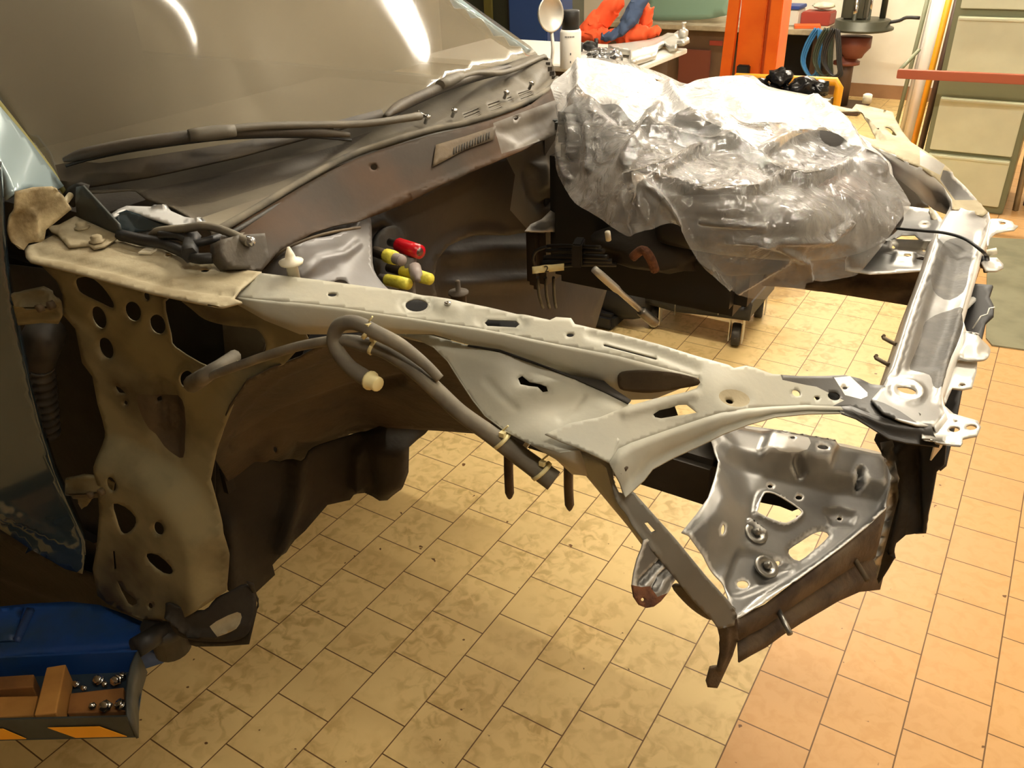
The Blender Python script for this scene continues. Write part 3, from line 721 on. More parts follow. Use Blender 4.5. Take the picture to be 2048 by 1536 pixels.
# far windscreen pillar with its reveal
apf = sheet('windscreen_pillar', [(888, -20), (925, 0), (990, 50), (1050, 92), (1062, 100), (1040, 104), (980, 66), (905, 6), (870, -20)], TPS([(1062, 98, 'h', .37), (925, 0, 'h', .24), (1040, 104, 'h', .375)]), MT['car_paint'], car, step=10, thick=.02)
# dashboard and dark cabin behind the glass
MB().box((-1.75, YC, 1.46), (.7, 1.36, .16), bev=.05).build('dashboard', MT['plastic_black'], car)
MB().box((-2.15, YC, 1.05), (1.9, 1.34, .06)).build('floor_pan', MT['grime_and_shade'], car)
MB().box((-3.1, YC, 1.5), (.05, 1.4, 1.0)).box((-2.4, YC+.72, 1.25), (1.5, .04, .6)).box((-2.2, .78, 1.2), (1.7, .03, .5)).build('cabin_sides', MT['black'], car)
MB().box((-2.75, YC, 2.3), (1.3, 1.25, .04), bev=.015).build('roof', MT['car_paint'], car)

# scuttle panel: dusty black plastic between glass and engine bay
CW = TPS([(130, 378, 'h', .402), (300, 352, 'h', .40), (640, 268, 'h', .385), (770, 232, 'h', .38), (1000, 130, 'h', .375), (1090, 110, 'h', .378),
          (430, 462, 'h', .425), (560, 385, 'h', .415), (720, 305, 'h', .41), (860, 268, 'h', .405), (1000, 233, 'h', .405), (1100, 195, 'h', .408), (400, 400, 'h', .415), (640, 320, 'h', .405), (900, 215, 'h', .40)])
cw_out = [(130, 372), (220, 352), (350, 332), (480, 305), (600, 270), (690, 252), (770, 232), (835, 200), (920, 160), (1010, 128), (1070, 108), (1102, 118), (1112, 150), (1098, 176),
          (1060, 200), (1000, 226), (930, 248), (860, 262), (790, 284), (720, 306), (660, 334), (600, 368), (540, 404), (480, 440), (440, 466), (410, 452), (375, 425), (345, 408), (300, 392), (270, 378), (200, 384), (150, 384)]
vents = []
def louvre(x0, y0, x1, y1, rows, ch):
    ux, uy = x1-x0, y1-y0
    for r in range(rows):
        ox, oy = ch[0]*r, ch[1]*r
        vents.append(np.array([(x0+ox, y0+oy), (x1+ox, y1+oy), (x1+ox+ch[0]*.5, y1+oy+ch[1]*.5), (x0+ox+ch[0]*.5, y0+oy+ch[1]*.5)]))
louvre(926, 222, 956, 210, 4, (1.6, 5.4)); louvre(975, 203, 998, 195, 4, (1.6, 5.4)); louvre(1014, 190, 1022, 187, 3, (1.4, 5)); louvre(1036, 181, 1060, 172, 4, (1.6, 5))
cw = sheet('scuttle_panel', cw_out, CW, [MT['plastic_dust'], MT['plastic_black'], MT['plastic_slope_lit']], car, vents,
    bumps=[('line', [(135, 366), (230, 350), (350, 330), (480, 304), (600, 275), (690, 252)], .012, 9), ('poly', [(270, 385), (420, 352), (560, 330), (690, 282), (640, 330), (560, 380), (440, 462), (340, 405)], -.012, 14),
           ('poly', Z1([(420, 800), (700, 690), (1050, 590), (1330, 480), (1480, 400), (1500, 440), (1380, 520), (800, 760), (450, 860)]), -.006, 8), ('line', [(1040, 150), (1070, 165), (1095, 140)], -.01, 14), ('line', [(980, 175), (1010, 165)], -.008, 10)],
    step=6, thick=.003, regions=[([(268, 384), (300, 374), (420, 350), (560, 322), (700, 278), (745, 262), (690, 300), (560, 350), (420, 392), (330, 404)], 1), ([(380, 428), (470, 398), (570, 368), (660, 330), (600, 366), (540, 402), (480, 438), (440, 464), (412, 450)], 2)])  # upright face darkened and lower slope lightened to shade one plastic
for k, (x, y) in enumerate(((848, 247), (902, 234), (1006, 197), (1056, 178))):
    c = CW.at(x, y)+np.array([.005, 0, .004])
    w = MB().lathe([(.004, -.004), (.004, .010), (.007, .011), (.0065, .016), (.003, .018)], c, (.5, -.1, .8), 10)
    if k == 0: w.tube([c+(0, -.002, .012), c+(-.01, -.012, .022)], .004, sub=1)
    w.build('washer_jet', MT['chrome'], cw)
# end fins of the panel
for k in range(5):
    c = CW.at(1092+k*4, 120+k*9)
    MB().box(c, (.012, .003, .012), .5).build('fin', MT['plastic_black'], cw)
# rubber seal along the scuttle
sl = [(418, 470), (440, 462), (480, 440), (540, 404), (600, 368), (660, 334), (720, 307), (790, 284), (860, 263), (930, 249), (1000, 228), (1060, 203), (1098, 180), (1113, 160)]
SE = np.array([CW.at(x, y)+np.array([.002, 0, .004]) for x, y in sl])
MB().tube(SE, .0065, 10, 4).build('bonnet_seal', MT['rubber_dusty'], car)
MB().tube(SE+np.array([.010, 0, -.010]), .0045, 8, 4).build('bonnet_seal', MT['rubber'], car)
MB().tube(SE+np.array([.016, 0, -.019]), .005, 8, 4).build('seal_flange', MT['plastic_dust'], car)
# bulkhead: upper panel leaning forward to a ridge, lower panel recessed
DU = TPS([(440, 480, 'x', -1.035), (720, 318, 'x', -1.06), (1000, 243, 'x', -.99), (1110, 205, 'x', -.995), (500, 520, 'x', -.98), (712, 444, 'x', -1.0), (942, 345, 'x', -.96), (1115, 268, 'x', -.95)])
du = sheet('bulkhead_upper', [(425, 478), (480, 446), (540, 411), (600, 375), (660, 342), (720, 314), (790, 291), (860, 270), (930, 255), (1000, 235), (1060, 210), (1113, 170), (1135, 190), (1135, 262), (1112, 268), (1044, 302), (990, 325), (942, 345), (890, 370), (839, 395), (780, 420), (712, 446), (665, 455), (620, 470), (560, 500), (520, 545), (470, 520)], DU,
   [MT['bulkhead'], MT['bay_paint'], MT['primer_dusty']], car, [ell(748, 334, 7, 6), ell(1032, 236, 5, 4)],
   bumps=[('line', Z1([(60, 1370), (330, 1300), (560, 1180), (850, 1070), (1000, 1000), (1300, 880), (1500, 770)]), .006, 7), ('poly', Z1([(560, 1180), (850, 1060), (830, 1100), (700, 1150)]), .01, 8),
   ('poly', Z1([(1150, 760), (1500, 640), (1500, 760), (1300, 850)]), -.008, 10)], step=8, thick=.002,
   regions=[(Z1([(1130, 720), (1560, 560), (1560, 780), (1180, 900)]), 1), (Z1([(640, 1130), (760, 1070), (870, 1030), (855, 1075), (760, 1120), (660, 1170)]), 0)])
# data sticker, mostly rubbed off
SK = Z1([(790, 850), (960, 800), (1140, 740), (1130, 820), (960, 880), (770, 980)])
class OFFS:
    def __init__(s, b, d): s.b, s.d = b, np.array(d, float)
    def pos(s, q): return s.b.pos(q)+s.d
    def at(s, x, y): return s.b.at(x, y)+s.d
st = sheet('data_sticker', SK, OFFS(DU, (.004, -.002, .002)), MT['grime'], du, step=8, thick=.0006)
for k in range(14):
    x, y = 905+k*5.4, 303-k*2.4
    sheet('barcode_line', [(x, y-6), (x+(2 if k % 3 else 3), y-7), (x+(2 if k % 3 else 3)-1, y+7), (x-1, y+8)], OFFS(DU, (.0055, -.003, .003)), MT['grime_and_shade'], st, step=6, thick=.0004)
DL = TPS([(620, 475, 'x', -1.06), (712, 450, 'x', -1.07), (942, 350, 'x', -1.04), (1115, 272, 'x', -1.03), (780, 560, 'x', -1.03), (1000, 560, 'x', -1.08), (1150, 440, 'x', -1.0), (1120, 360, 'x', -1.02), (950, 450, 'x', -1.07)])
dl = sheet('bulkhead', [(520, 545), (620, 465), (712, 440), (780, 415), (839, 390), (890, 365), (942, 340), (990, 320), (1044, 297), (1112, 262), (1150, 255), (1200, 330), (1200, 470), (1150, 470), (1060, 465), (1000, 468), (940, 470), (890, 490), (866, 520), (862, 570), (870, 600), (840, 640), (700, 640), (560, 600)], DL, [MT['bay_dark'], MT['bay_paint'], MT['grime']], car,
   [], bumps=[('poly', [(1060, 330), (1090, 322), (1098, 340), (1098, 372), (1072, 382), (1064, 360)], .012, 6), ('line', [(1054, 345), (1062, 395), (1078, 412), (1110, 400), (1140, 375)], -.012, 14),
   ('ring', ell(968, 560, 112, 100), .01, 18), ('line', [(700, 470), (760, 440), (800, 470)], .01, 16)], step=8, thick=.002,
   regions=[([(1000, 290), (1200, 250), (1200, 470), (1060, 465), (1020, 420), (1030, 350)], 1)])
# dark tunnel mouth in the bulkhead
TN = TPS([(870, 560, 'x', -1.10), (1060, 470, 'x', -1.16), (960, 620, 'x', -1.10), (1180, 560, 'x', -1.1)])
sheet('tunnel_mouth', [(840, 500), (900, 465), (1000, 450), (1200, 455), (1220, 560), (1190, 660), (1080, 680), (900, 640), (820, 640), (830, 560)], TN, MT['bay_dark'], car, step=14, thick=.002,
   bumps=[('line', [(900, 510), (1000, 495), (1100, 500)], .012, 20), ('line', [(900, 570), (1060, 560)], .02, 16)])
SH = TPS([(1000, 450, 'x', -1.0), (1190, 430, 'x', -.93), (1100, 470, 'x', -.95)])
sheet('heat_shield', [(1050, 462), (1062, 448), (1080, 440), (1100, 420), (1115, 402), (1130, 404), (1160, 420), (1192, 430), (1190, 470), (1120, 466)], SH, [MT['zinc']], car, step=6, thick=.002,
   bumps=[('poly', [(1085, 440), (1110, 415), (1140, 430), (1150, 452), (1100, 458)], .02, 16)])
# near suspension tower dome inside the bay
TW = TPS([(520, 548, 'y', .83), (640, 480, 'x', -.97), (740, 470, 'x', -1.0), (640, 555, 'y', .88), (760, 575, 'y', .98), (700, 520, 'y', .98), (590, 500, 'x', -.96)])
tw = sheet('suspension_tower', smooth([(515, 552), (560, 505), (610, 480), (660, 472), (700, 455), (730, 425), (742, 440), (744, 490), (748, 540), (770, 572), (790, 590), (760, 586), (640, 566)], 3), TW, MT['tower'], car, [ell(681, 568, 15, 9)],
   bumps=[('line', Z7([(10, 440), (120, 350), (260, 320), (340, 260)]), .005, 12), ('line', Z7([(40, 470), (200, 410)]), -.003, 14)], step=7, thick=.002)
# fine brake pipe across the tower
MB().tube([TW.at(530, 548)+(0, 0, .01), TW.at(575, 522)+(0, 0, .02), TW.at(640, 490)+(.01, 0, .02), UX(720, 455, -.97)], .0025, 6, 4).build('brake_pipe', MT['grime'], car)
# white clip on the rail edge
cl = RAIL.at(572, 556)+np.array([0, .014, .006])
MB().lathe([(.009, -.03), (.008, 0), (.016, .002), (.017, .006), (.008, .009), (.006, .016), (.002, .026)], cl+np.array([0, 0, .008]), (0, 0, 1), 14).build('trim_clip', MT['white_plastic'], car)
# heater and air-conditioning pipe stubs with their masking tape
px0 = DL.at(770, 500)
plate = sheet('pipe_flange', smooth([(742, 480), (760, 455), (785, 450), (800, 470), (805, 520), (800, 560), (780, 580), (755, 575), (742, 540)], 3), OFFS(DL, (.012, 0, 0)), MT['rubber'], car, step=8, thick=.012)
def stub(a, b, xa, xb, r, name, capm, mids, mtl):
    A = UX(a[0], a[1], xa); B = UX(b[0], b[1], xb)
    o = MB().cyl(A, B, r, n=14).build('pipe_stub', mtl, car)
    for (u, v, k, m, nm) in mids:
        MB().lathe([(r*k*.98, 0), (r*k, .002), (r*k*1.03, np.linalg.norm(B-A)*(v-u)*.6), (r*k*.95, np.linalg.norm(B-A)*(v-u))], A+(B-A)*u, B-A, 14).build(nm, m, o)
    return o
stub((750, 503), (803, 521), -1.01, -.93, .0105, 'a', None, [(.45, .78, 1.25, MT['tape_yellow'], 'tape'), (.78, 1.03, 1.02, MT['lilac'], 'end_cap')], MT['grime'])
stub((778, 535), (858, 558), -1.01, -.89, .0095, 'b', None, [(.36, 1.02, 1.22, MT['tape_yellow'], 'tape')], MT['grime'])
stub((762, 557), (815, 568), -1.0, -.92, .0095, 'c', None, [(.25, 1.02, 1.2, MT['tape_yellow'], 'tape')], MT['lilac'])
rs = stub((780, 484), (840, 504), -1.02, -.93, .008, 'd', None, [(.30, 1.0, 1.75, MT['red_plastic'], 'red_cap')], MT['steel'])
MB().lathe([(.012, 0), (.012, .03), (.006, .034), (.006, .04)], UX(829, 535, -.93), (.6, -.6, -.2), 12).build('valve_cap', MT['lilac'], car)
MB().cyl(UX(822, 515, -.95), UX(816, 590, -.95), .011).build('bracket_post', MT['tower'], car)
sheet('bracket', [(790, 585), (830, 560), (832, 592), (800, 596)], TPS([(790, 585, 'x', -.95), (830, 560, 'x', -.93), (832, 592, 'x', -.93)]), MT['tower'], car, step=8, thick=.003)
# threaded stud on its mounting
s0 = UY(917, 600, 1.0)
MB().lathe([(.013, -.05), (.013, .0), (.017, .001), (.017, .004), (.0045, .005), (.0045, .022), (.003, .024)], UY(917, 588, 1.0), (0, 0, 1), 14).build('mount_stud', MT['grime'], car)

# wheel housing seen from outside, and the dark floor structure behind it
WH = TPS([(432, 902, 'y', .70), (600, 725, 'y', .735), (775, 668, 'y', .78), (900, 850, 'y', 1.02), (640, 900, 'y', 1.0), (700, 780, 'y', .95), (500, 1000, 'y', .95), (840, 700, 'y', .83), (470, 815, 'y', .705), (520, 860, 'y', .82)])
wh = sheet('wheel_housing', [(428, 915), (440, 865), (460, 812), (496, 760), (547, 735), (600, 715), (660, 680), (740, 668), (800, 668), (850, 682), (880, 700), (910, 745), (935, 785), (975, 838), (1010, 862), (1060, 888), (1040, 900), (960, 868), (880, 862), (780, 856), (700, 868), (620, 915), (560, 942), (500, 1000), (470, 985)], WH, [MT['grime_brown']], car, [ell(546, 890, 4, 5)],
   bumps=[('line', [(446, 890), (484, 818), (560, 750), (680, 702)], .005, 10), ('line', [(470, 890), (560, 830), (700, 780), (800, 760)], -.01, 16), ('poly', [(510, 900), (560, 870), (585, 890), (560, 930), (520, 925)], .012, 12)], step=6, thick=.002)
FS = TPS([(430, 905, 'y', .80), (700, 880, 'y', 1.02), (520, 1190, 'y', .82), (700, 990, 'y', 1.0), (820, 900, 'y', 1.08), (600, 1080, 'y', .90)])
sheet('bulkhead_side', [(432, 900), (560, 925), (640, 890), (780, 845), (870, 845), (850, 868), (822, 880), (820, 930), (805, 968), (775, 1000), (745, 992), (715, 980), (700, 1000), (655, 1010), (610, 1062), (590, 1080), (545, 1130), (550, 1150), (505, 1192), (480, 1200), (455, 1180), (450, 1080), (440, 1040), (425, 960)], FS, [MT['grime_and_shade'], MT['grime']], car, step=12, thick=.003,
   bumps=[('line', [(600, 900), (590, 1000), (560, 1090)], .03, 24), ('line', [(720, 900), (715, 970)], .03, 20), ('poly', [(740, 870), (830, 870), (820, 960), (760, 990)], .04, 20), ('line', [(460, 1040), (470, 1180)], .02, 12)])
# sill foot and jacking lip at the bottom of the pillar
SF = TPS([(500, 1190, 'h', 1.10), (380, 1225, 'h', 1.12), (340, 1280, 'h', 1.19), (495, 1285, 'h', 1.19), (440, 1250, 'h', 1.15)])
sf = sheet('sill_end', smooth(Z6([(690, 850), (760, 868), (850, 880), (900, 830), (960, 800), (1030, 770), (1070, 840), (1050, 950), (1000, 1000), (900, 1010), (790, 1000), (720, 960)]), 3), SF, [MT['grime_and_shade'], MT['primer_dusty']], car, step=7, thick=.003,
   bumps=[('line', Z6([(700, 890), (790, 970), (900, 980), (1010, 930)]), .012, 8)], regions=[(smooth(Z6([(875, 945), (990, 885), (1005, 925), (945, 975)]), 3), 1)])  # pale region paints a highlight on the sill end
SJ = TPS([(450, 1183, 'y', .655), (340, 1290, 'y', .62), (500, 1290, 'y', .68), (515, 1200, 'y', .70)])
sheet('jacking_lip', Z6([(700, 960), (790, 1000), (900, 1012), (1000, 1002), (1050, 950), (1075, 850), (1068, 830), (1030, 760), (1060, 770), (1080, 850), (1040, 1020), (930, 1028), (820, 1030), (720, 1000)]), SJ, MT['grime_and_shade'], car, step=7, thick=.003)

# radiator support: top bar, brackets and posts
RS = TPS([(1810, 785, 'h', .575), (1700, 790, 'h', .572), (1940, 415, 'h', .575), (1860, 600, 'h', .575), (1890, 820, 'h', .58), (1925, 650, 'h', .58), (1975, 440, 'h', .58)])
rs_out = [(1766, 772), (1776, 752), (1786, 735), (1806, 672), (1829, 600), (1850, 545), (1868, 492), (1880, 450), (1898, 418), (1904, 400), (1930, 402), (1958, 408), (1976, 424), (1979, 440), (1972, 470), (1958, 500), (1948, 540), (1934, 585), (1926, 612), (1921, 628), (1927, 648), (1922, 668),
          (1914, 690), (1902, 715), (1890, 750), (1880, 780), (1884, 806), (1890, 826), (1868, 852), (1835, 850), (1800, 840), (1766, 826), (1742, 800)]
rsup = sheet('radiator_support', rs_out, RS, [MT['zinc'], MT['sanded'], MT['zinc_bright'], MT['black_primer']], car, [smooth(N2([(1100, 655), (1180, 650), (1240, 680), (1225, 705), (1180, 700), (1130, 685)]), 2), ell(1941, 416, 10, 4, 5)],
   bumps=[('line', [(1790, 745), (1832, 605), (1872, 495)], .005, 5), ('poly', [(1818, 735), (1856, 600), (1890, 500), (1930, 500), (1905, 640), (1872, 735)], -.006, 10), ('ring', ell(1813, 784, 30, 20, 10), .004, 10), ('ring', ell(1941, 416, 20, 11), .004, 8),
          ('line', [(1876, 800), (1895, 720), (1930, 600), (1962, 470)], .004, 10)], step=6, thick=.0025,
   regions=[(smooth(N2([(1320, 140), (1440, 70), (1570, 60), (1595, 180), (1560, 330), (1510, 480), (1430, 660), (1370, 640), (1340, 560), (1200, 510), (1240, 380), (1290, 250)]), 3), 1), (ell(1813, 783, 33, 20, 10), 2), (ell(1940, 415, 22, 11), 2),
            (smooth([(1862, 560), (1880, 500), (1900, 478), (1945, 482), (1938, 540), (1926, 585), (1890, 592)], 3), 1), ([(1738, 796), (1768, 806), (1800, 822), (1835, 846), (1800, 838), (1760, 830)], 3)])
rsup['label'] = 'bare metal radiator support bar with rough sanded patches'
# inner down flange of the bar and outer front face
ie = [(1776, 752), (1786, 735), (1806, 672), (1829, 600), (1850, 545), (1868, 492), (1880, 450)]
ip = RS.pos(ie); loft('support_flange', [ip, ip+np.array([-.004, 0, -.02]), ip+np.array([-.012, 0, -.045])], MT['zinc'], rsup, .002)
oe = [(1976, 424), (1979, 440), (1972, 470), (1958, 500), (1948, 540), (1934, 585), (1926, 612), (1921, 628), (1927, 648), (1922, 668), (1914, 690), (1902, 715), (1890, 750), (1880, 780), (1884, 806), (1890, 826), (1868, 852)]
op = RS.pos(oe); loft('support_face', [op, op+np.array([.006, 0, -.012]), op+np.array([.006, 0, -.05])], MT['zinc'], rsup, .002)
def tab(name, outline, hd, mats, holes=(), bumps=(), ctrl=None, th=.003, step=6):
    return sheet(name, outline, TPS(ctrl) if ctrl else TPS([(outline[0][0], outline[0][1], 'h', hd), (outline[0][0]+60, outline[0][1], 'h', hd), (outline[0][0], outline[0][1]+60, 'h', hd)]), mats, rsup, holes, bumps, step, th)
tab('mounting_tab', [(1838, 848), (1870, 848), (1888, 824), (1886, 808), (1907, 827), (1930, 834), (1955, 841), (1962, 854), (1955, 870), (1925, 876), (1922, 890), (1885, 886), (1848, 881)], .588, MT['zinc_bright'], [ell(1909, 858, 11, 6), ell(1943, 854, 11, 6), ell(1912, 842, 3, 2)], [('line', [(1850, 874), (1920, 880)], -.006, 5)])
tab('mounting_tab', smooth([(1917, 668), (1925, 664), (1945, 668), (1970, 685), (1981, 700), (1974, 716), (1955, 720), (1925, 718), (1912, 712)], 3), .59, MT['zinc_bright'], [ell(1950, 685, 4, 2)], [('poly', [(1922, 672), (1955, 680), (1968, 700), (1950, 708), (1920, 708)], .014, 10)])
tab('mounting_tab', [(1906, 722), (1930, 720), (1955, 724), (1953, 745), (1948, 762), (1945, 774), (1925, 778), (1905, 775), (1898, 790), (1892, 806), (1884, 800), (1892, 750)], .60, MT['zinc_bright'], [ell(1925, 769, 6, 3)])
tab('mounting_tab', N3([(1710, 1140), (1750, 1085), (1840, 1085), (1940, 1110), (1960, 1140), (1995, 1150), (1960, 1185), (1880, 1195), (1790, 1215), (1740, 1260), (1725, 1330), (1710, 1330)]), .585, MT['zinc_bright'], [ell(2006, 446, 6, 3)])
tab('mounting_tab', N3([(1660, 1480), (1720, 1440), (1800, 1440), (1860, 1500), (1860, 1530), (1800, 1560), (1700, 1560)]), .60, MT['zinc_bright'])
# studs sticking out on the bay side
for x0_, y0_, x1_, y1_ in ((1768, 676), (1790, 688), ) and ((1767, 676, 1792, 689), (1752, 716, 1778, 730)):
    a, b = UH(x0_, y0_, .62), UH(x1_, y1_, .60)
    MB().tube([a+(0, 0, .004), a, b], .003, 6, 2).build('push_stud', MT['grime'], rsup)
# latch cable over the bar
cb = [UH(1794, 457, .60), UH(1850, 462, .575), UH(1890, 466, .562), UH(1930, 478, .562), UH(1965, 503, .57), UH(1972, 512, .60)]
cbl = MB().tube(cb, .003, 8, 6).build('latch_cable', MT['black'], car)
MB().lathe([(.009, 0), (.009, .018), (.005, .02), (.005, .03)], UH(1968, 516, .60), (.3, -.7, -.5), 10).build('cable_end', MT['black'], cbl)
MB().lathe([(.006, 0), (.006, .016)], UH(1974, 506, .59), (.8, .2, .3), 10).build('ferrule', MT['white_plastic'], cbl)
# near side post below the corner and the dark air guide in front of it
PO = TPS([(1770, 880, 'y', 1.06), (1890, 880, 'y', 1.05), (1760, 1150, 'y', 1.06), (1850, 1060, 'y', 1.03)])
post = sheet('side_post', [(1752, 868), (1790, 868), (1860, 882), (1892, 884), (1888, 930), (1872, 945), (1862, 1000), (1846, 1066), (1812, 1070), (1800, 1080), (1792, 1110), (1775, 1140), (1757, 1168), (1752, 1150), (1762, 1080), (1778, 1020), (1790, 970), (1786, 940), (1768, 915), (1748, 880)], PO, [MT['grime_and_shade'], MT['zinc'], MT['black']], car, step=8, thick=.004,
   bumps=[('line', [(1772, 890), (1792, 950), (1780, 1030), (1758, 1120)], .012, 9), ('line', [(1800, 900), (1812, 1000), (1790, 1100)], .014, 14), ('line', [(1830, 900), (1835, 1060)], -.01, 12)],
   regions=[([(1760, 885), (1785, 880), (1808, 950), (1796, 1000), (1770, 1100), (1752, 1165), (1755, 1080), (1778, 980)], 1), ([(1840, 900), (1895, 880), (1890, 940), (1850, 1080), (1810, 1070)], 2)])
AG = TPS([(1950, 580, 'h', .61), (1930, 800, 'h', .69), (1985, 640, 'h', .625), (1880, 940, 'h', .77)])
ag = sheet('air_guide', [(1925, 565), (1985, 570), (1978, 592), (1987, 610), (1986, 630), (1970, 645), (1960, 690), (1935, 720), (1920, 790), (1912, 830), (1890, 930), (1878, 940), (1880, 840), (1896, 760), (1908, 700), (1920, 640)], AG, MT['black'], car, step=9, thick=.005)
MB().tube([RS.at(1926, 600)+np.array([0, 0, -.02]), AG.at(1945, 600)], .006, 8, 1).tube([RS.at(1918, 660)+np.array([0, 0, -.03]), AG.at(1935, 680)], .006, 8, 1).build('guide_bracket', MT['zinc'], ag)
MB().tube([AG.at(1985, 612)+(0.004, -.004, 0), AG.at(1974, 614)+(0.004, -.004, 0), AG.at(1970, 626)+(0.004, -.004, 0), AG.at(1957, 630)+(0.004, -.004, 0), AG.at(1940, 655)+(0.004, -.004, 0)], .0015, 5, 1).build('guide_edge', MT['alu'], ag)

# headlamp floor panel: bare zinc, with holes
p_a, p_b, p_c = UH(1478, 1228, .84), UH(1768, 1015, .85), UH(1440, 862, .745)
HP = PLANE(p_a, p_b, p_c)
hp_out = [(1398, 868), (1430, 856), (1476, 850), (1530, 856), (1565, 861), (1600, 868), (1630, 879), (1690, 890), (1745, 904), (1770, 918), (1782, 945), (1778, 993), (1764, 1022), (1723, 1061), (1673, 1101), (1601, 1154), (1560, 1185), (1530, 1208), (1500, 1222), (1474, 1238), (1462, 1225), (1451, 1172), (1400, 1120), (1352, 1078), (1375, 1050), (1396, 1020), (1410, 980), (1424, 940), (1412, 905)]
tri = smooth(N1([(1180, 400), (1195, 388), (1240, 395), (1320, 440), (1385, 485), (1395, 505), (1370, 530), (1310, 562), (1240, 545), (1150, 505), (1148, 485), (1160, 440)]), 2)
slt = smooth(N1([(1500, 592), (1540, 588), (1565, 608), (1530, 650), (1470, 700), (1400, 752), (1350, 725), (1342, 690), (1400, 650), (1460, 610)]), 2)
hp = sheet('headlamp_floor', hp_out, HP, [MT['zinc'], MT['zinc_bright'], MT['sanded']], car, [tri, slt, ell(1491, 1163.5, 12, 8), ell(1556.5, 1124, 6.5, 4), ell(1433, 1075, 5, 8), ell(1540.5, 972.5, 5, 3.5), ell(1598, 995, 7, 4.5), ell(1684, 1033, 5, 3.5), ell(1625, 917, 11, 4.5, 8), ell(1565.5, 898, 5, 2.8), ell(1554, 883, 4.5, 2.6), ell(1454.5, 861, 4.5, 2.5)],
  bumps=[('poly', N1([(1195, 60), (1400, 85), (1545, 110), (1575, 130), (1520, 265), (1440, 250), (1380, 230), (1160, 205), (1150, 180)]), .012, 10), ('ring', tri, .008, 10), ('ring', slt, -.004, 10),
         ('poly', N1([(850, 80), (1000, 30), (1860, 180), (1880, 400), (1560, 335), (1380, 290), (960, 195), (900, 150)]), .02, 18), ('poly', N1([(700, 90), (830, 80), (900, 170), (980, 320), (1030, 480), (960, 640), (850, 720), (700, 690)]), .035, 50),
         ('poly', smooth(N1([(1060, 700), (1180, 720), (1340, 790), (1300, 840), (1060, 950), (990, 900), (1000, 830)]), 3), -.008, 9), ('line', N1([(1080, 1080), (1200, 985), (1330, 900), (1500, 790), (1640, 680), (1760, 580), (1850, 490), (1890, 380), (1890, 260)]), .014, 12),
         ('line', N1([(1700, 290), (1710, 360)]), -.016, 9), ('poly', N1([(1540, 480), (1620, 470), (1710, 500), (1690, 550), (1580, 550)]), -.007, 8), ('line', N1([(1110, 545), (1190, 600)]), .008, 9), ('line', N1([(1340, 235), (1390, 290)]), -.01, 10)],
  step=5, thick=.002, regions=[(smooth(N1([(1190, 120), (1260, 110), (1390, 130), (1380, 200), (1280, 210), (1190, 185)]), 2), 1), (N1([(1080, 0), (1860, 150), (1870, 195), (1780, 190), (1500, 110), (1080, 30)]), 1),
   (N1([(1040, 1080), (1160, 960), (1330, 900), (1260, 950), (1080, 1090)]), 1)])
sheet('floor_hole_shade', [(1440, 852), (1560, 864), (1700, 896), (1770, 925), (1765, 1000), (1700, 1060), (1650, 1040), (1610, 1012), (1585, 1022), (1560, 1012), (1520, 1004), (1500, 990), (1470, 960), (1440, 900)], TOWARD(HP, 1.035), MT['grime_and_shade'], hp, step=12, thick=.001)  # dark sheet added under the panel to shade its small holes
hp['label'] = 'bare zinc headlamp floor panel with triangular hole'
def pad(x, y, r):
    c = HP.at(x, y); n = HP.n*(1 if HP.n[2] > 0 else -1)
    o = MB().lathe([(r, .0), (r, .0025), (r*.9, .0035), (r*.5, .0035), (r*.45, .002)], c, n, 24).build('damper_pad', MT['steel'], hp)
    MB().lathe([(.006, .002), (.006, .007), (.0035, .0075), (.0035, .011)], c, n, 12).build('damper_nut', MT['steel'], o)
pad(1511, 1067, .018); pad(1532, 1134, .018)
# its front face with a step, and the lower lip
fe = [(1474, 1238), (1500, 1222), (1530, 1208), (1560, 1185), (1601, 1154), (1673, 1101), (1723, 1061), (1764, 1022), (1778, 993)]
fp = HP.pos(fe)
fb = [(1476, 1310), (1500, 1296), (1530, 1280), (1560, 1258), (1601, 1232), (1673, 1190), (1715, 1172), (1756, 1168), (1768, 1120)]
fbp = np.array([UY(x, y, p[1]+.0) for p, (x, y) in zip(fp, fb)])
k_ = np.array([.004, -.010, 0])
fr = loft('headlamp_floor_face', [fp, fp*.9+fbp*.1+k_, fp*.5+fbp*.5+k_*.6, fp*.42+fbp*.58-k_*.8, fp*.3+fbp*.7-k_*.8, fp*.22+fbp*.78+k_, fbp+k_*1.2], MT['rusty_steel'], hp, .002)
for a, b, m in (((1550, 1218), (1578, 1242), 'steel'), ((1704, 1118), (1727, 1132), 'grime')):
    A = PLANE(fp[2], fbp[2], fp[6]).at(*a)+(0, .006, 0); d_ = np.array([.03, -.035, -.006])
    MB().cyl(A, A+d_, .0042, n=10).build('stud', MT[m], fr)
# strap from the arm down to the towing end
SX = TPS([(1165, 900, 'h', .565), (1232, 975, 'y', .715), (1300, 1050, 'y', .715), (1400, 1180, 'y', .725), (1465, 1235, 'y', .74), (1286, 1079, 'y', .71), (1270, 985, 'y', .722)])
strap_out = N1([(165, 128), (250, 150), (310, 185), (345, 240), (362, 320), (385, 375), (412, 385), (435, 365), (460, 370), (580, 505), (700, 640), (880, 858), (1010, 1000), (1038, 1050), (1030, 1120), (940, 1140), (900, 1085), (800, 985), (700, 862), (640, 790), (575, 710), (520, 650), (420, 480), (370, 420), (340, 330), (315, 240), (270, 200), (165, 160)])
stp = sheet('headlamp_strap', strap_out, SX, [MT['primer_grey']], car, [N1([(522, 548), (545, 545), (590, 595), (565, 605)])], bumps=[('line', N1([(340, 250), (370, 400), (430, 520), (600, 720)]), .004, 8)], step=6, thick=.003)
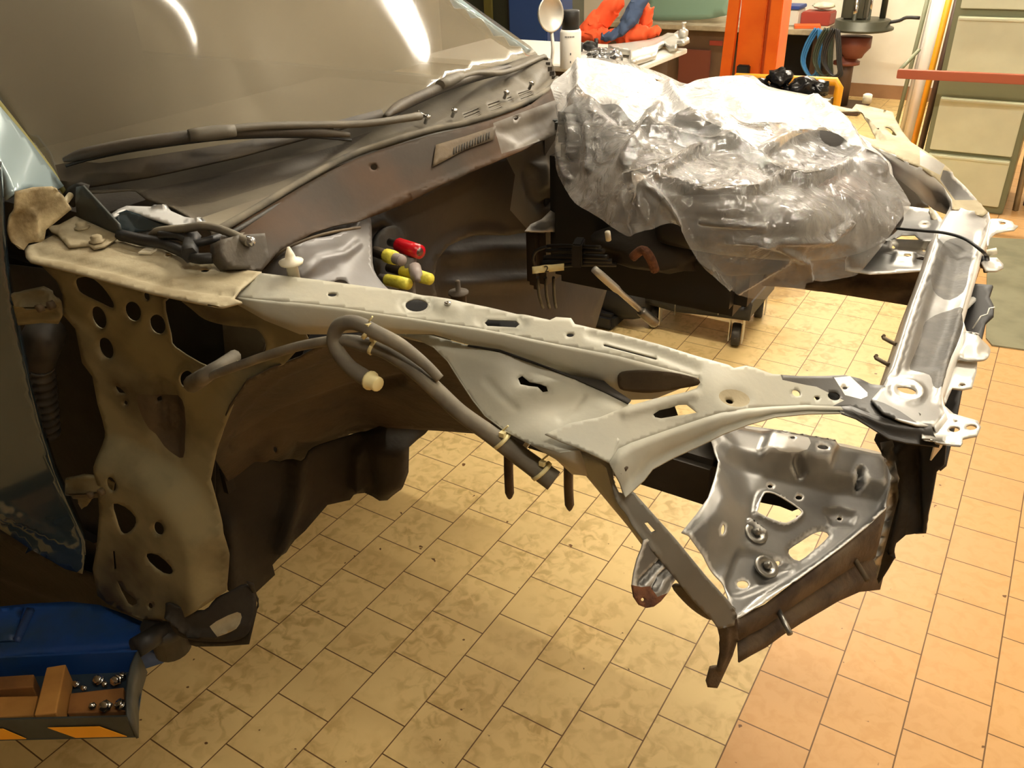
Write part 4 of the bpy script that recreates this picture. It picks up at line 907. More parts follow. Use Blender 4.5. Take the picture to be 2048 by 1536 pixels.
ue = N1([(30, 90), (120, 190), (230, 320), (330, 440), (430, 560), (520, 680), (560, 640), (480, 530), (400, 430), (350, 380), (330, 290), (300, 220), (200, 170), (100, 130)])
sheet('strap_web', ue, TPS([(1110, 890, 'y', .745), (1232, 975, 'y', .735), (1286, 1085, 'y', .735), (1170, 960, 'y', .765)]), MT['primer'], stp, step=8, thick=.002)
# towing end that hangs below
TE = TPS([(1440, 1255, 'y', .735), (1475, 1250, 'y', .745), (1425, 1370, 'y', .73), (1465, 1320, 'y', .745)])
sheet('strap_foot', N1([(905, 1090), (960, 1120), (1030, 1060), (1042, 1062), (1046, 1110), (1052, 1190), (1020, 1290), (960, 1420), (935, 1470), (880, 1465), (872, 1440), (895, 1360), (930, 1350), (945, 1270), (948, 1190), (935, 1135)]), TE, [MT['rusty_steel']], stp, step=6, thick=.004, bumps=[('line', N1([(990, 1130), (985, 1240), (950, 1360)]), .005, 9)])
# bumper bracket with a rusty end
BB = TPS([(1300, 1080, 'y', .712), (1350, 1150, 'y', .721), (1300, 1205, 'y', .675), (1268, 1180, 'y', .67)])
bb = sheet('bumper_bracket', N1([(525, 645), (545, 635), (640, 735), (720, 840), (690, 880), (665, 930), (620, 985), (580, 1015), (540, 1022), (500, 1005), (470, 960), (460, 900), (470, 830), (490, 750), (515, 690)]), BB, [MT['zinc'], MT['rust']], stp, [ell(1286, 1199, 4, 3.5)],
   bumps=[('line', N1([(650, 740), (560, 830), (510, 880)]), -.008, 9), ('line', N1([(690, 790), (620, 850), (590, 910)]), -.008, 9)], step=5, thick=.003, regions=[(N1([(440, 890), (510, 905), (560, 900), (600, 960), (680, 930), (600, 1040), (480, 1040)]), 1)])
UB = TPS([(1350, 1170, 'y', .80), (1440, 1240, 'y', .81), (1380, 1200, 'y', .81)])
sheet('rail_end', smooth(N1([(680, 900), (760, 905), (850, 960), (900, 1040), (900, 1090), (820, 1050), (740, 980)]), 3), UB, MT['grime'], car, step=7, thick=.003)

# longitudinal rails low in the bay
def rail_box(name, xa, xb, y, z, w, h, m):
    return MB().box(((xa+xb)/2, y, z), (xb-xa, w, h), bev=.012).build(name, m, car)
fr1 = rail_box('frame_rail', -1.02, -.30, 1.06, 1.22, .07, .09, MT['grime_and_shade'])
# far longitudinal with rusty inner face
FRF = TPS([(1200, 480, 'y', 1.80), (1870, 540, 'y', 1.80), (1500, 560, 'y', 1.80)])
ff_ = sheet('frame_rail', [(1150, 478), (1290, 486), (1440, 500), (1600, 515), (1720, 500), (1880, 522), (1866, 580), (1850, 612), (1822, 612), (1700, 592), (1590, 575), (1450, 568), (1350, 560), (1200, 545), (1170, 510)], FRF, [MT['rusty_steel'], MT['bay_dark']], car, step=9, thick=.004,
   bumps=[('line', [(1300, 520), (1500, 540), (1850, 570)], -.012, 14), ('poly', [(1560, 540), (1640, 550), (1640, 580), (1560, 570)], .01, 8)], regions=[([(1150, 470), (1300, 480), (1300, 560), (1150, 560)], 1)])
# far headlamp floor: zinc sheet
HF = TPS([(1720, 500, 'y', 1.80), (1880, 525, 'y', 1.80), (1800, 430, 'y', 1.98), (1890, 420, 'y', 2.0), (1700, 440, 'y', 1.95)])
hf = sheet('headlamp_floor', [(1690, 520), (1720, 470), (1760, 430), (1780, 415), (1815, 412), (1870, 420), (1885, 440), (1872, 480), (1860, 540), (1800, 545), (1740, 548), (1690, 540)], HF, [MT['zinc'], MT['zinc_bright']], car, [N3([(870, 1300), (930, 1235), (1050, 1235), (1100, 1290), (1060, 1315)]), ell(1814, 517, 7, 3), ell(1849, 448, 4, 2), ell(1787, 495, 3, 2), ell(1848, 501, 3, 2)],
   bumps=[('poly', [(1790, 505), (1830, 508), (1828, 528), (1785, 525)], .008, 6), ('line', [(1720, 500), (1800, 485), (1870, 490)], .01, 8), ('poly', [(1740, 440), (1800, 430), (1790, 450)], .01, 8)], step=6, thick=.002)
# far apron, mirror of the near one
FA = TPS([(1650, 212, 'h', .462), (1725, 210, 'h', .465), (1790, 240, 'h', .468), (1860, 310, 'h', .485), (1930, 380, 'h', .55), (1975, 430, 'h', .575), (1900, 410, 'h', .565), (1760, 300, 'h', .475), (1700, 270, 'h', .47)])
fa = sheet('fender_apron', [(1620, 200), (1652, 207), (1704, 218), (1712, 208), (1728, 210), (1786, 224), (1790, 236), (1805, 263), (1821, 283), (1858, 307), (1889, 329), (1904, 342), (1908, 352), (1930, 372), (1958, 404), (1976, 424), (1965, 432), (1904, 418), (1903, 400), (1888, 375), (1871, 357), (1843, 335), (1814, 324), (1788, 310), (1762, 300), (1718, 281), (1690, 262), (1650, 240)], FA, [MT['primer_dusty'], MT['zinc'], MT['zinc_bright']], car,
   [smooth([(1664, 222), (1715, 228), (1728, 240), (1743, 262), (1752, 278), (1735, 275), (1705, 262), (1680, 245)], 2), smooth(N3([(780, 245), (820, 250), (870, 300), (880, 325), (840, 315), (800, 275)]), 2)], step=5, thick=.003,
   bumps=[('line', N3([(520, 110), (640, 230), (760, 350)]), .008, 6)], regions=[([(1886, 340), (1910, 345), (1960, 400), (1910, 400), (1880, 360)], 1), ([(1840, 300), (1890, 330), (1880, 350), (1840, 330)], 2)])
fa['label'] = 'dusty far side apron rail beyond the plastic sheet'
we = [(1690, 262), (1718, 281), (1762, 300), (1788, 310), (1814, 324), (1843, 335), (1871, 357), (1888, 375), (1903, 400), (1904, 418)]
wp = FA.pos(we); wl = [(1690, 300), (1720, 320), (1765, 330), (1775, 345), (1805, 365), (1830, 385), (1850, 405), (1868, 420), (1890, 428), (1902, 432)]
wlp = np.array([UY(x, y, p[1]+.0) for p, (x, y) in zip(wp, wl)])
faw = loft('rail_web', [wp, wp*.5+wlp*.5+np.array([0, .006, 0]), wlp], MT['zinc'], fa, .002)
FW_ = TPS([(1780, 340, 'y', 2.12), (1830, 400, 'y', 2.08), (1760, 400, 'y', 2.10), (1700, 300, 'y', 2.14)])
sheet('wheel_housing', [(1640, 240), (1720, 280), (1775, 310), (1800, 325), (1828, 360), (1845, 390), (1858, 415), (1800, 420), (1770, 430), (1700, 420), (1640, 330)], FW_, MT['bay_paint'], car, step=9, thick=.002, bumps=[('ring', ell(1772, 317, 12, 12), .01, 6)])
MB().lathe([(.011, 0), (.011, .02), (.007, .022)], FA.at(1733, 206)+(0, 0, .0), (0, 0, 1), 12).build('trim_clip', MT['white_plastic'], fa)
sheet('rail_stay', [(1858, 418), (1865, 412), (1876, 440), (1872, 446), (1862, 436)], TPS([(1858, 418, 'y', 1.97), (1876, 440, 'y', 1.96), (1862, 436, 'y', 1.96)]), MT['white_plastic'], fa, step=5, thick=.006)
# far bulkhead corner hidden mostly by the sheet
MB().box((-1.06, 2.0, 1.36), (.06, .5, .5), bev=.02).build('bulkhead_corner', MT['bay_dark'], car)
# lower cross member between the headlamp floors
# wipers
def make_wiper(blade, arm, clip, clipw):
    w = empty('wiper', WS.at(*blade[0][:2]), None, None); w.parent = car; w.matrix_parent_inverse = Matrix.Translation(-car.location)
    up = np.array([.008, -.004, .016])
    lift_ = TOWARD(WS, .972); B = np.array([lift_.at(x, y) for x, y, h in blade])
    MB().tube(B, [.005]+[.013]*(len(B)-2)+[.005], 8, 4, flat=.8).build('wiper_blade', MT['plastic_black'], w)
    MB().tube(B+np.array([.004, -.002, -.009]), .0028, 6, 3).build('rubber_lip', MT['black'], w)
    lift2 = TOWARD(WS, .958); A = np.array([lift2.at(x, y) for x, y, h in arm])
    MB().tube(A, [.006]+[.0085]*(len(A)-2)+[.010], 8, 4, flat=.8).build('wiper_arm', MT['plastic_dust'], w)
    c0, c1 = lift2.at(*clip[0][:2]), lift2.at(*clip[1][:2]); d = c1-c0
    MB().tube([c0, c0+d*.5, c1], [.012, .0145, .012], 8, 2, flat=.85).build('blade_clip', MT['plastic_dust'], w)
    return w
make_wiper([(128, 320, .368), (170, 308, .367), (250, 291, .364), (330, 279, .361), (400, 270, .358), (470, 264, .358), (560, 262, .36), (640, 264, .365), (700, 270, .374)],
     [(385, 266, .352), (450, 259, .352), (530, 252, .353), (620, 250, .356), (700, 249, .36), (760, 244, .365), (840, 232, .375)],
     [(378, 271, .351), (470, 261, .351)], .02)
make_wiper([(770, 234, .365), (800, 212, .362), (850, 188, .358), (900, 168, .356), (950, 152, .355), (990, 142, .356), (1020, 133, .359)],
     [(905, 160, .348), (945, 147, .349), (975, 146, .351), (1000, 146, .354), (1030, 138, .357), (1070, 120, .362), (1088, 114, .367)],
     [(880, 170, .349), (920, 152, .349)], .02)
# grey fuse box frame and alloy bracket lying on the rail end
BX = empty('wiring_bracket', WM.at(300, 470), None, None); BX.parent = car; BX.matrix_parent_inverse = Matrix.Translation(-car.location)
AL = TPS([(222, 424, 'h', .41), (330, 418, 'h', .402), (300, 446, 'h', .405), (412, 440, 'h', .405)])
sheet('bracket_top', Z5([(640, 235), (690, 200), (740, 180), (900, 185), (980, 185), (1000, 210), (1080, 245), (1180, 260), (1210, 275), (1190, 292), (1110, 290), (1080, 310), (1040, 312), (980, 280), (850, 240), (740, 205), (660, 245)]), AL, MT['bracket_pale'], BX, step=6, thick=.003, bumps=[('line', Z5([(900, 200), (980, 195)]), .006, 5), ('line', Z5([(1100, 270), (1190, 275)]), .005, 4)])
sheet('bracket_side', Z5([(640, 240), (740, 205), (850, 240), (980, 280), (1060, 312), (1040, 340), (960, 330), (900, 318), (760, 340), (690, 320)]), TPS([(222, 430, 'h', .412), (340, 446, 'h', .408), (260, 462, 'h', .425)]), MT['door_paint'], BX, step=6, thick=.003)
b1 = MB()
def pz(l, h): return [UH(x, y, h) for x, y in Z5(l)]
b1.tube(pz([(700, 350), (850, 385), (960, 400), (1110, 470)], .424), .009, 6, 2).tube(pz([(930, 350), (1050, 360), (1150, 400), (1290, 360)], .41), .006, 6, 2)
b1.tube(pz([(1110, 470), (1115, 400), (1130, 360)], .415), .012, 6, 2).tube(pz([(1110, 475), (1170, 490), (1290, 470), (1290, 380)], .42), .008, 6, 2)
b1.build('bracket_frame', MT['black'], BX)
bx2 = UH(505, 520, .45)
sheet('relay_box', Z5([(1290, 380), (1400, 350), (1550, 340), (1580, 500), (1530, 560), (1350, 540), (1290, 470)]), TPS([(441, 480, 'x', -.93), (530, 466, 'x', -.92), (490, 535, 'x', -.91)]), MT['plastic_black'], BX, step=8, thick=.03)
MB().tube([UH(x, y, h) for x, y, h in ((305, 470, .425), (320, 462, .41), (370, 457, .398), (410, 452, .392), (450, 462, .395), (485, 478, .40), (497, 484, .402))], .0065, 8, 6).build('cable', MT['hose'], BX)
MB().blob(UH(500, 482, .402), (.01, .008, .008), .2, 2, 3, 2).build('cable_end', MT['foil'], BX)
MB().box(UH(458, 494, .415), (.012, .05, .006), -.2).build('label_tag', MT['lilac'], BX)
# side door swung open at the left edge, its hinges and the wiring boot
DR = TPS([(0, 345, 'h', .30), (165, 1130, 'h', 1.13), (0, 1055, 'h', .98), (60, 780, 'y', .58)])
door = sheet('side_door', [(-50, 330), (0, 345), (4, 400), (8, 470), (14, 540), (30, 640), (62, 782), (85, 870), (110, 950), (150, 1040), (170, 1085), (172, 1108), (165, 1148), (130, 1138), (60, 1098), (0, 1058), (-50, 1030)], DR, MT['door_paint'], car, step=12, thick=.03, bumps=[('line', [(-20, 1015), (60, 1050), (165, 1105)], .008, 10)])
for k, c in enumerate(((75, 612), (175, 985))):
    sx = lambda x, y: (c[0]+x, c[1]+y)
    h_ = sheet('door_hinge', [sx(-70, -10), sx(-50, -22), sx(10, -34), sx(28, -26), sx(45, -10), sx(50, 20), sx(42, 36), sx(10, 34), sx(-30, 38), sx(-66, 42)] if k == 0 else [sx(-45, -24), sx(-10, -32), sx(30, -28), sx(52, -14), sx(46, 20), sx(10, 16), sx(-12, 34), sx(-30, 14)],
       TPS([(c[0], c[1], 'y', .60), (c[0]+50, c[1], 'y', .62), (c[0], c[1]+50, 'y', .605)]), MT['pillar'], door, step=7, thick=.006, bumps=[('line', [sx(-40, -8), sx(30, -12)], .012, 10), ('line', [sx(-40, 22), sx(30, 18)], -.008, 10)])
    for q in ((10, 2), (32, -4)):
        MB().lathe([(.007, 0), (.007, .008), (.004, .009)], UY(*sx(*q), .598), (0, -1, 0), 8).build('hinge_bolt', MT['grime'], h_)
bt = MB(); bp_ = [UY(95, 655, .66), UY(85, 680, .64), UY(80, 730, .635), UY(84, 780, .635), UY(92, 830, .64), UY(95, 870, .645)]
bt.tube(bp_[:3], [.03, .034, .022], 14, 6)
prof = []
for k in range(40): prof.append(bp_[2]+(bp_[5]-bp_[2])*k/39)
bt.tube(prof, [(.019 if (k//2) % 2 else .024) for k in range(40)], 14, 1)
bt.build('wiring_boot', MT['rubber'], car)
MB().box(UY(60, 800, .74), (.02, .02, .9)).box(UY(70, 660, .80), (.3, .03, .6)).box(UY(150, 1120, .72), (.3, .02, .25)).build('door_shut_panel', MT['black'], car)
# washer hose along the arch, hanging loose, and its hooked end
hs = MB().tube([UY(392, 760, .655), UY(430, 748, .645), UY(520, 716, .652), UY(600, 692, .66), UY(680, 680, .672), UY(725, 688, .682), UY(768, 700, .688), UY(820, 733, .690), UY(870, 778, .690), UY(920, 825, .692), UY(980, 868, .70), UY(1040, 912, .708), UY(1108, 962, .712)], [.0065, .0065, .0065, .0065, .0068, .0105, .0105, .0105, .0105, .0105, .011, .0125, .0135], 12, 5)
hs = hs.build('hose', MT['hose'], car)
hs['label'] = 'long dusty grey rubber hose hanging along the arch'
h2 = MB().tube([UY(880, 758, .692), UY(850, 728, .690), UY(800, 690, .685), UY(750, 664, .68), UY(712, 646, .676), UY(680, 650, .672), UY(668, 675, .668), UY(675, 702, .664), UY(698, 732, .66), UY(722, 750, .66), UY(738, 760, .66)], [.006, .007, .009, .0095, .0095, .0095, .0095, .0095, .0095, .0105, .0105], 12, 5).build('hose', MT['hose'], car)
h2['label'] = 'short hooked rubber hose end with yellow plug'
a, b = UY(733, 757, .66), UY(762, 772, .655)
MB().lathe([(.006, 0), (.006, .006), (.0125, .006), (.0125, .009), (.0095, .009), (.0095, .022), (.008, .023)], a, b-a, 14).build('plug', MT['tape_pale'], h2)
def tie(pa, y, d, r):
    c = UY(pa[0], pa[1], y); o = MB()
    o.lathe([(r, -.0022), (r, .0022)], c, d, 16); o.box(c+np.array([.004, -.004, r]), (.007, .006, .006)); o.tube([c+(0, 0, r), c+(.01, 0, r+.012)], .0012, 5, 1)
    return o.build('cable_tie', MT['tape_pale'], hs)
tie((737, 664), .68, (.6, .1, -.5), .0115); tie((748, 692), .686, (.6, .1, -.3), .0125); tie((1004, 882), .703, (.6, .1, -.6), .0135); tie((1083, 942), .71, (.6, .1, -.6), .0155)
# pipe that enters the pillar
MB().tube([UY(385, 768, .66), UY(400, 758, .65), UY(412, 750, .645), UY(440, 732, .66), UY(470, 712, .70)], [.014, .013, .012, .010, .010], 10, 4).build('hose_grommet', MT['hose'], hs)
# clamps hanging from the arch
for x, y0_, y1_, yy in ((1017, 880, 998, .78), (1137, 930, 1022, .80)):
    MB().tube([UY(x, y0_, yy), UY(x, (y0_+y1_)/2, yy), UY(x+2, y1_-12, yy), UY(x+2, y1_, yy)], [.0065, .0065, .0065, .001], 6, 2).build('spike', MT['rusty_steel'], car)
MB().box(UY(1058, 882, .745), (.006, .008, .03), ry=.5).build('clip', MT['primer'], arch)
# brake pipes bundle with numbered tape
bpb = MB()
for k, (y_, r) in enumerate(((492, .004), (500, .005), (512, .006), (520, .006), (527, .006))):
    bpb.tube([UX(1200+k*8, y_+2, -.74), UX(1165, y_+1, -.80), UX(1130, y_-1+k, -.86), UX(1095-k*3, y_+k*1.5, -.92)], r, 8, 4)
bpo = bpb.build('brake_lines', MT['black'], car)
MB().tube([UX(1095, 493, -.92), UX(1072, 502, -.95), UX(1066, 518, -.96), UX(1072, 535, -.96)], .004, 8, 4).build('brake_lines', MT['black'], car)
MB().box(UX(1157, 505, -.81), (.022, .05, .055), .3, bev=.003).build('line_clamp', MT['black'], bpo)
tg = TPS([(1065, 538, 'x', -.90), (1127, 532, 'x', -.84), (1065, 548, 'x', -.90)])
tgo = sheet('tape_flag', Z7([(1358, 392), (1545, 372), (1545, 412), (1360, 432)]), tg, MT['tape_pale'], bpo, step=8, thick=.002)
fc = bpy.data.curves.new('numeral', 'FONT'); fc.body = '2'; fc.size = .022; fc.extrude = .0006; fc.align_x = 'CENTER'; fc.align_y = 'CENTER'
fo_ = bpy.data.objects.new('numeral', fc); COL.objects.link(fo_)
q0, q1, q2 = tg.at(1093, 538), tg.at(1110, 536.5), tg.at(1093, 530)
ex = Vector(q1-q0).normalized(); ez = ex.cross(Vector(q2-q0)).normalized(); ey = ez.cross(ex)
fo_.matrix_world = Matrix(((ex[0], ey[0], ez[0], q0[0]+ez[0]*.002), (ex[1], ey[1], ez[1], q0[1]+ez[1]*.002), (ex[2], ey[2], ez[2], q0[2]+ez[2]*.002), (0, 0, 0, 1)))
dg = bpy.context.evaluated_depsgraph_get()
me_ = bpy.data.meshes.new_from_object(fo_.evaluated_get(dg)); mw = fo_.matrix_world.copy()
bpy.data.objects.remove(fo_); me_.transform(mw); link('numeral', me_, MT['black'], tgo)
MB().cyl(UX(1217, 480, -.72), UX(1215, 464, -.72), .006).build('breather_cap', MT['white_plastic'], car)
MB().box(UX(1192, 432, -.86), (.008, .012, .03)).build('tape_flag', MT['tape_yellow'], car)
for k in range(3): MB().tube([UX(1075+k*16, 555, -.95), UX(1078+k*15, 590, -.98), UX(1086+k*13, 615, -1.0)], .004, 6, 2).build('pipe', MT['black'], car)

# ------------------------------------------------------------------ polythene sheet over the engine
BAGC = [(1108, 182, 'y', 1.66), (1112, 260, 'y', 1.60), (1120, 360, 'y', 1.52), (1150, 420, 'y', 1.42), (1200, 440, 'y', 1.36), (1262, 470, 'y', 1.30), (1190, 128, 'y', 1.78), (1250, 150, 'y', 1.82),
        (1320, 168, 'y', 1.90), (1420, 158, 'y', 1.98), (1500, 160, 'y', 2.02), (1560, 185, 'y', 2.02), (1650, 212, 'y', 2.0), (1720, 280, 'y', 1.92), (1772, 330, 'y', 1.85), (1790, 380, 'y', 1.78), (1818, 412, 'y', 1.75), (1785, 470, 'y', 1.66),
        (1740, 520, 'y', 1.60), (1690, 552, 'y', 1.56), (1600, 590, 'y', 1.48), (1520, 595, 'y', 1.44), (1450, 560, 'y', 1.40), (1400, 510, 'y', 1.36), (1360, 455, 'y', 1.36), (1300, 380, 'y', 1.34),
        (1230, 330, 'y', 1.45), (1250, 240, 'y', 1.58), (1400, 300, 'y', 1.56), (1400, 230, 'y', 1.72), (1540, 240, 'y', 1.80), (1560, 330, 'y', 1.62), (1660, 300, 'y', 1.82), (1700, 380, 'y', 1.66), (1450, 420, 'y', 1.37), (1600, 450, 'y', 1.45), (1350, 330, 'y', 1.45), (1650, 520, 'y', 1.52), (1500, 500, 'y', 1.40)]
BAG = TPS(BAGC)
bag_out = smooth(N4([(62, 150), (110, 100), (200, 22), (260, 2), (330, 12), (450, 40), (560, 70), (600, 90), (625, 122), (680, 130), (740, 148), (830, 118), (900, 108), (1000, 98), (1100, 100), (1150, 118), (1180, 160), (1300, 180), (1400, 205), (1530, 232), (1620, 310), (1700, 395), (1800, 480), (1860, 545), (1890, 610), (1940, 700), (1990, 785), (1950, 850), (1910, 900), (1850, 985), (1800, 1050),
  (1730, 1125), (1690, 1160), (1600, 1178), (1500, 1190), (1440, 1180), (1420, 1225), (1415, 1265), (1350, 1272), (1260, 1284), (1150, 1280), (1080, 1262), (1000, 1210), (930, 1140), (880, 1100), (850, 1050), (800, 980), (770, 920), (740, 882), (700, 876), (640, 890), (600, 910), (560, 918), (520, 935), (490, 950), (460, 940), (400, 905), (340, 862), (270, 820), (200, 780), (140, 700), (108, 630), (92, 520), (95, 400), (104, 320), (100, 260)]), 2)
folds = [(N4([(560, 370), (700, 400), (860, 465), (1050, 470), (1180, 550), (1300, 640), (1420, 662), (1560, 640), (1650, 580)]), .020, 15), (N4([(560, 690), (640, 760), (720, 850), (760, 900), (850, 1050), (1000, 1210)]), .022, 13), (N4([(520, 930), (545, 800), (560, 690), (640, 620), (840, 510)]), .016, 10),
         (N4([(640, 270), (560, 370), (500, 480), (460, 560)]), .02, 16), (N4([(200, 30), (210, 180), (160, 300), (190, 420), (180, 520)]), .016, 12), (N4([(110, 260), (130, 330), (120, 480), (150, 640)]), .014, 10), (N4([(470, 640), (640, 580), (900, 500)]), .013, 9),
         (N4([(740, 330), (900, 380), (1040, 450)]), .018, 14), (N4([(1010, 960), (1250, 970), (1540, 975), (1660, 890)]), .014, 9), (N4([(1060, 1240), (1200, 1150), (1320, 1070)]), .012, 9), (N4([(1180, 970), (1300, 1010), (1430, 1090), (1440, 1180)]), .012, 9),
         (N4([(1480, 240), (1640, 390), (1720, 520), (1840, 600)]), .02, 22), (N4([(1200, 500), (1330, 430), (1500, 400), (1640, 450)]), .016, 14), (N4([(500, 900), (520, 780), (560, 700)]), .010, 7), (N4([(570, 870), (560, 740)]), .010, 7), (N4([(640, 660), (900, 740), (1150, 720), (1300, 650)]), .016, 12), (N4([(880, 870), (1000, 880), (1200, 900)]), .012, 10),
         (N4([(700, 160), (760, 260), (840, 330)]), .018, 18), (N4([(1000, 250), (1120, 330), (1280, 380)]), -.016, 18), (N4([(330, 240), (420, 300), (500, 300), (540, 290)]), -.02, 18), (N4([(260, 360), (280, 480), (270, 600)]), .012, 9)]
def bagwave(vv, p):
    h = np.zeros(len(vv))
    for i, q in enumerate(p):
        v = Vector((q[0]*1.0, q[1], q[2]*1.0))
        n1 = 1-abs(noise.noise(v*9+Vector((3, 1, 2))))*2
        n2 = 1-abs(noise.noise(v*22+Vector((8, 1, 5))))*2
        n3 = 1-abs(noise.noise(v*48+Vector((1, 7, 5))))*2
        k = .5+.5*noise.noise(v*5+Vector((9, 9, 9)))
        h[i] = .005*n1+.0035*n2*k+.002*n3*k*k
    for P, hh, w in folds:
        h += hh*np.maximum(0, 1-segdist(vv, np.array(P, float), False)/w)
    return h
crk = [smooth(N4(l), 3) for l in ([(240, 260), (330, 250), (440, 300), (520, 330), (480, 400), (380, 380), (280, 320)], [(640, 440), (760, 470), (900, 520), (1050, 560), (1200, 590), (1300, 650), (1240, 720), (1080, 735), (900, 740), (760, 680), (660, 620), (620, 520)],
    [(1260, 560), (1400, 540), (1500, 500), (1640, 560), (1640, 620), (1500, 650), (1380, 650)], [(940, 980), (1100, 1000), (1260, 1010), (1230, 1080), (1060, 1090), (960, 1050)], [(1540, 900), (1680, 870), (1660, 930), (1570, 960)])]
glare_top = smooth(N4([(-40, 120), (200, -20), (620, 20), (1200, 20), (1560, 200), (1680, 330), (1850, 520), (1900, 640), (1780, 560), (1640, 470), (1500, 400), (1300, 340), (1120, 320), (1000, 260), (860, 300), (700, 290), (600, 250), (520, 290), (400, 240), (280, 210), (180, 170), (110, 220)]), 3)  # top area whitened as glare
bag = sheet('plastic_sheet', bag_out, BAG, [MT['film'], MT['film_glare'], MT['film3']], None, (), (), 5.2, 0, [(cr_, 2) for cr_ in crk]+[(glare_top, 1)], True, bagwave)
tag(bag, 'crumpled clear plastic sheet draped over the engine', 'plastic sheet')
# the sheet carries on down the far side
te = smooth(N4([(62, 150), (200, 22), (330, 12), (450, 40), (600, 90), (740, 148), (900, 108), (1000, 98), (1100, 100), (1180, 160), (1400, 205), (1530, 232)]), 3, False)
tpp = BAG.pos(te)
bk = tpp+np.array([.0, .10, -.05]); bk2 = tpp+np.array([0, .14, -.22])
loft('back_fall', [tpp, tpp*.5+bk*.5+np.array([0, .02, .02]), bk, bk2], MT['film'], bag, 0)

# engine under the sheet, on a black wheeled cradle
eng = empty('engine', (-.78, 1.72, 1.05), 'dark engine wrapped under the clear plastic sheet', 'engine')
MB().box((-.72, 1.80, 1.36), (.50, .28, .34), bev=.03).build('engine_block', MT['black'], eng)
MB().box((-.80, 1.80, 1.56), (.38, .17, .07), .1, bev=.02).build('rocker_cover', MT['tray_grey'], eng)
MB().tube([UY(1330, 440, 1.62), UY(1450, 450, 1.62), UY(1600, 458, 1.66), UY(1700, 450, 1.76), UY(1758, 425, 1.86)], [.05, .062, .065, .062, .055], 18, 5).build('intake_pipe', MT['black'], eng)
MB().tube([UY(1210, 300, 1.75), UY(1250, 270, 1.75), UY(1320, 290, 1.72), UY(1350, 360, 1.62)], [.05, .055, .05, .045], 16, 5).build('coolant_pipe', MT['door_paint'], eng)
MB().lathe([(.09, 0), (.09, .05), (.06, .06), (.02, .07)], UY(1620, 350, 1.86), (.4, -.8, .3), 24).build('pulley', MT['grime_and_shade'], eng)
MB().lathe([(.07, 0), (.075, .05), (.03, .07)], UY(1440, 330, 1.76), (0, -.8, .5), 20).build('throttle_body', MT['tray_grey'], eng)
MB().blob(UY(1690, 390, 1.78), (.05, .05, .04), .3, 2, 4).build('red_cap', MT['maroon'], eng)
g = MB().blob(UY(1300, 490, 1.66), (.13, .09, .05), .25, 2, 9).blob(UY(1480, 500, 1.70), (.12, .08, .05), .25, 2, 5)
g.tube([UY(1265, 515, 1.5), UY(1285, 500, 1.5), UY(1300, 515, 1.5), UY(1310, 540, 1.52)], .010, 8, 4, mi=1); g.build('gearbox', [MT['grime_and_shade'], MT['rust']], eng)

# wheeled cradle on the floor, under the engine
cx0 = UZ(1470, 690, 0.0); cx1 = UZ(1310, 650, 0)
cart = empty('engine_cradle', ((cx0+cx1)/2), 'black wheeled steel cradle on castors standing on the floor', 'trolley')
yb = UZ(1440, 690, 0)[1]
def onY(x, y, yy): return UY(x, y, yy)
CY0 = yb-.04
CP = TPS([(1270, 590, 'y', CY0), (1500, 610, 'y', CY0), (1480, 660, 'y', CY0)])
sheet('side_plate', [(1272, 552), (1290, 545), (1450, 565), (1486, 580), (1502, 590), (1500, 606), (1504, 612), (1498, 642), (1420, 632), (1350, 624), (1275, 602)], CP, MT['black'], cart, [ell(1487, 614, 4, 3)], step=10, thick=.02)
a_, b_ = UY(1272, 560, CY0), UY(1500, 600, CY0); zb_ = UY(1400, 628, CY0)[2]
MB().box(((a_[0]+b_[0])/2, CY0+.24, a_[2]-.06), (b_[0]-a_[0], .42, .10), bev=.01).build('cradle_body', MT['black'], cart)
for x in (1353, 1440):
    MB().tube([UY(x, 564, CY0-.03), UY(x-4, 630, CY0-.03)], .003, 5, 1).build('strap_edge', MT['steel'], cart)
def castor(cx, cy_):
    w = MB().lathe([(.012, -.022), (.055, -.022), (.06, -.015), (.06, .015), (.055, .022), (.012, .022)], (cx, cy_, .06), (1, .25, 0), 24).build('castor', MT['rubber'], cart)
    MB().box((cx-.035, cy_, .10), (.006, .07, .14), .2).box((cx+.035, cy_, .10), (.006, .07, .14), .2).box((cx, cy_, .17), (.08, .08, .008)).build('castor_fork', MT['alu'], w)
for (x, y) in ((1312, 648), (1470, 689)):
    c = UZ(x, y, 0.0); castor(c[0], yb+.04)
    castor(c[0], yb+.42)
# dark gearbox housing standing on the floor left of the cradle
gb0 = UZ(1205, 640, 0)
gbx = empty('gearbox_housing', gb0, 'dark round gearbox housing on the floor left of the black cradle', 'gearbox')
MB().lathe([(.10, 0), (.13, .03), (.14, .16), (.12, .26), (.09, .34)], (gb0[0]-.06, gb0[1]+.1, .14), (.9, -.3, .1), 24).build('bell_housing', MT['black'], gbx)
MB().box((gb0[0]-.28, gb0[1]+.10, .25), (.30, .3, .48), bev=.04).build('case', MT['deep'], gbx)
MB().box((gb0[0]+.02, gb0[1]-.02, .05), (.2, .2, .09), bev=.02).build('foot', MT['black'], gbx)
# chrome breaker bar hanging down into the bay
bb0, bb1 = UY(1188, 538, 1.42), UY(1312, 648, 1.52)
dd = bb1-bb0; L_ = np.linalg.norm(dd)
brk = empty('ratchet_handle', bb1, 'chrome ratchet handle slanting down from the brake lines', 'ratchet handle')
MB().lathe([(.0075, 0), (.0085, L_*.1), (.0085, L_*.35), (.0065, L_*.4), (.006, L_*.74)], bb0, dd, 16).build('shaft', MT['alu'], brk)
MB().lathe([(.009, 0), (.0115, .004), (.0115, L_*.24), (.009, L_*.26)], bb0+dd*.74, dd, 16).build('knurled_grip', MT['steel'], brk)

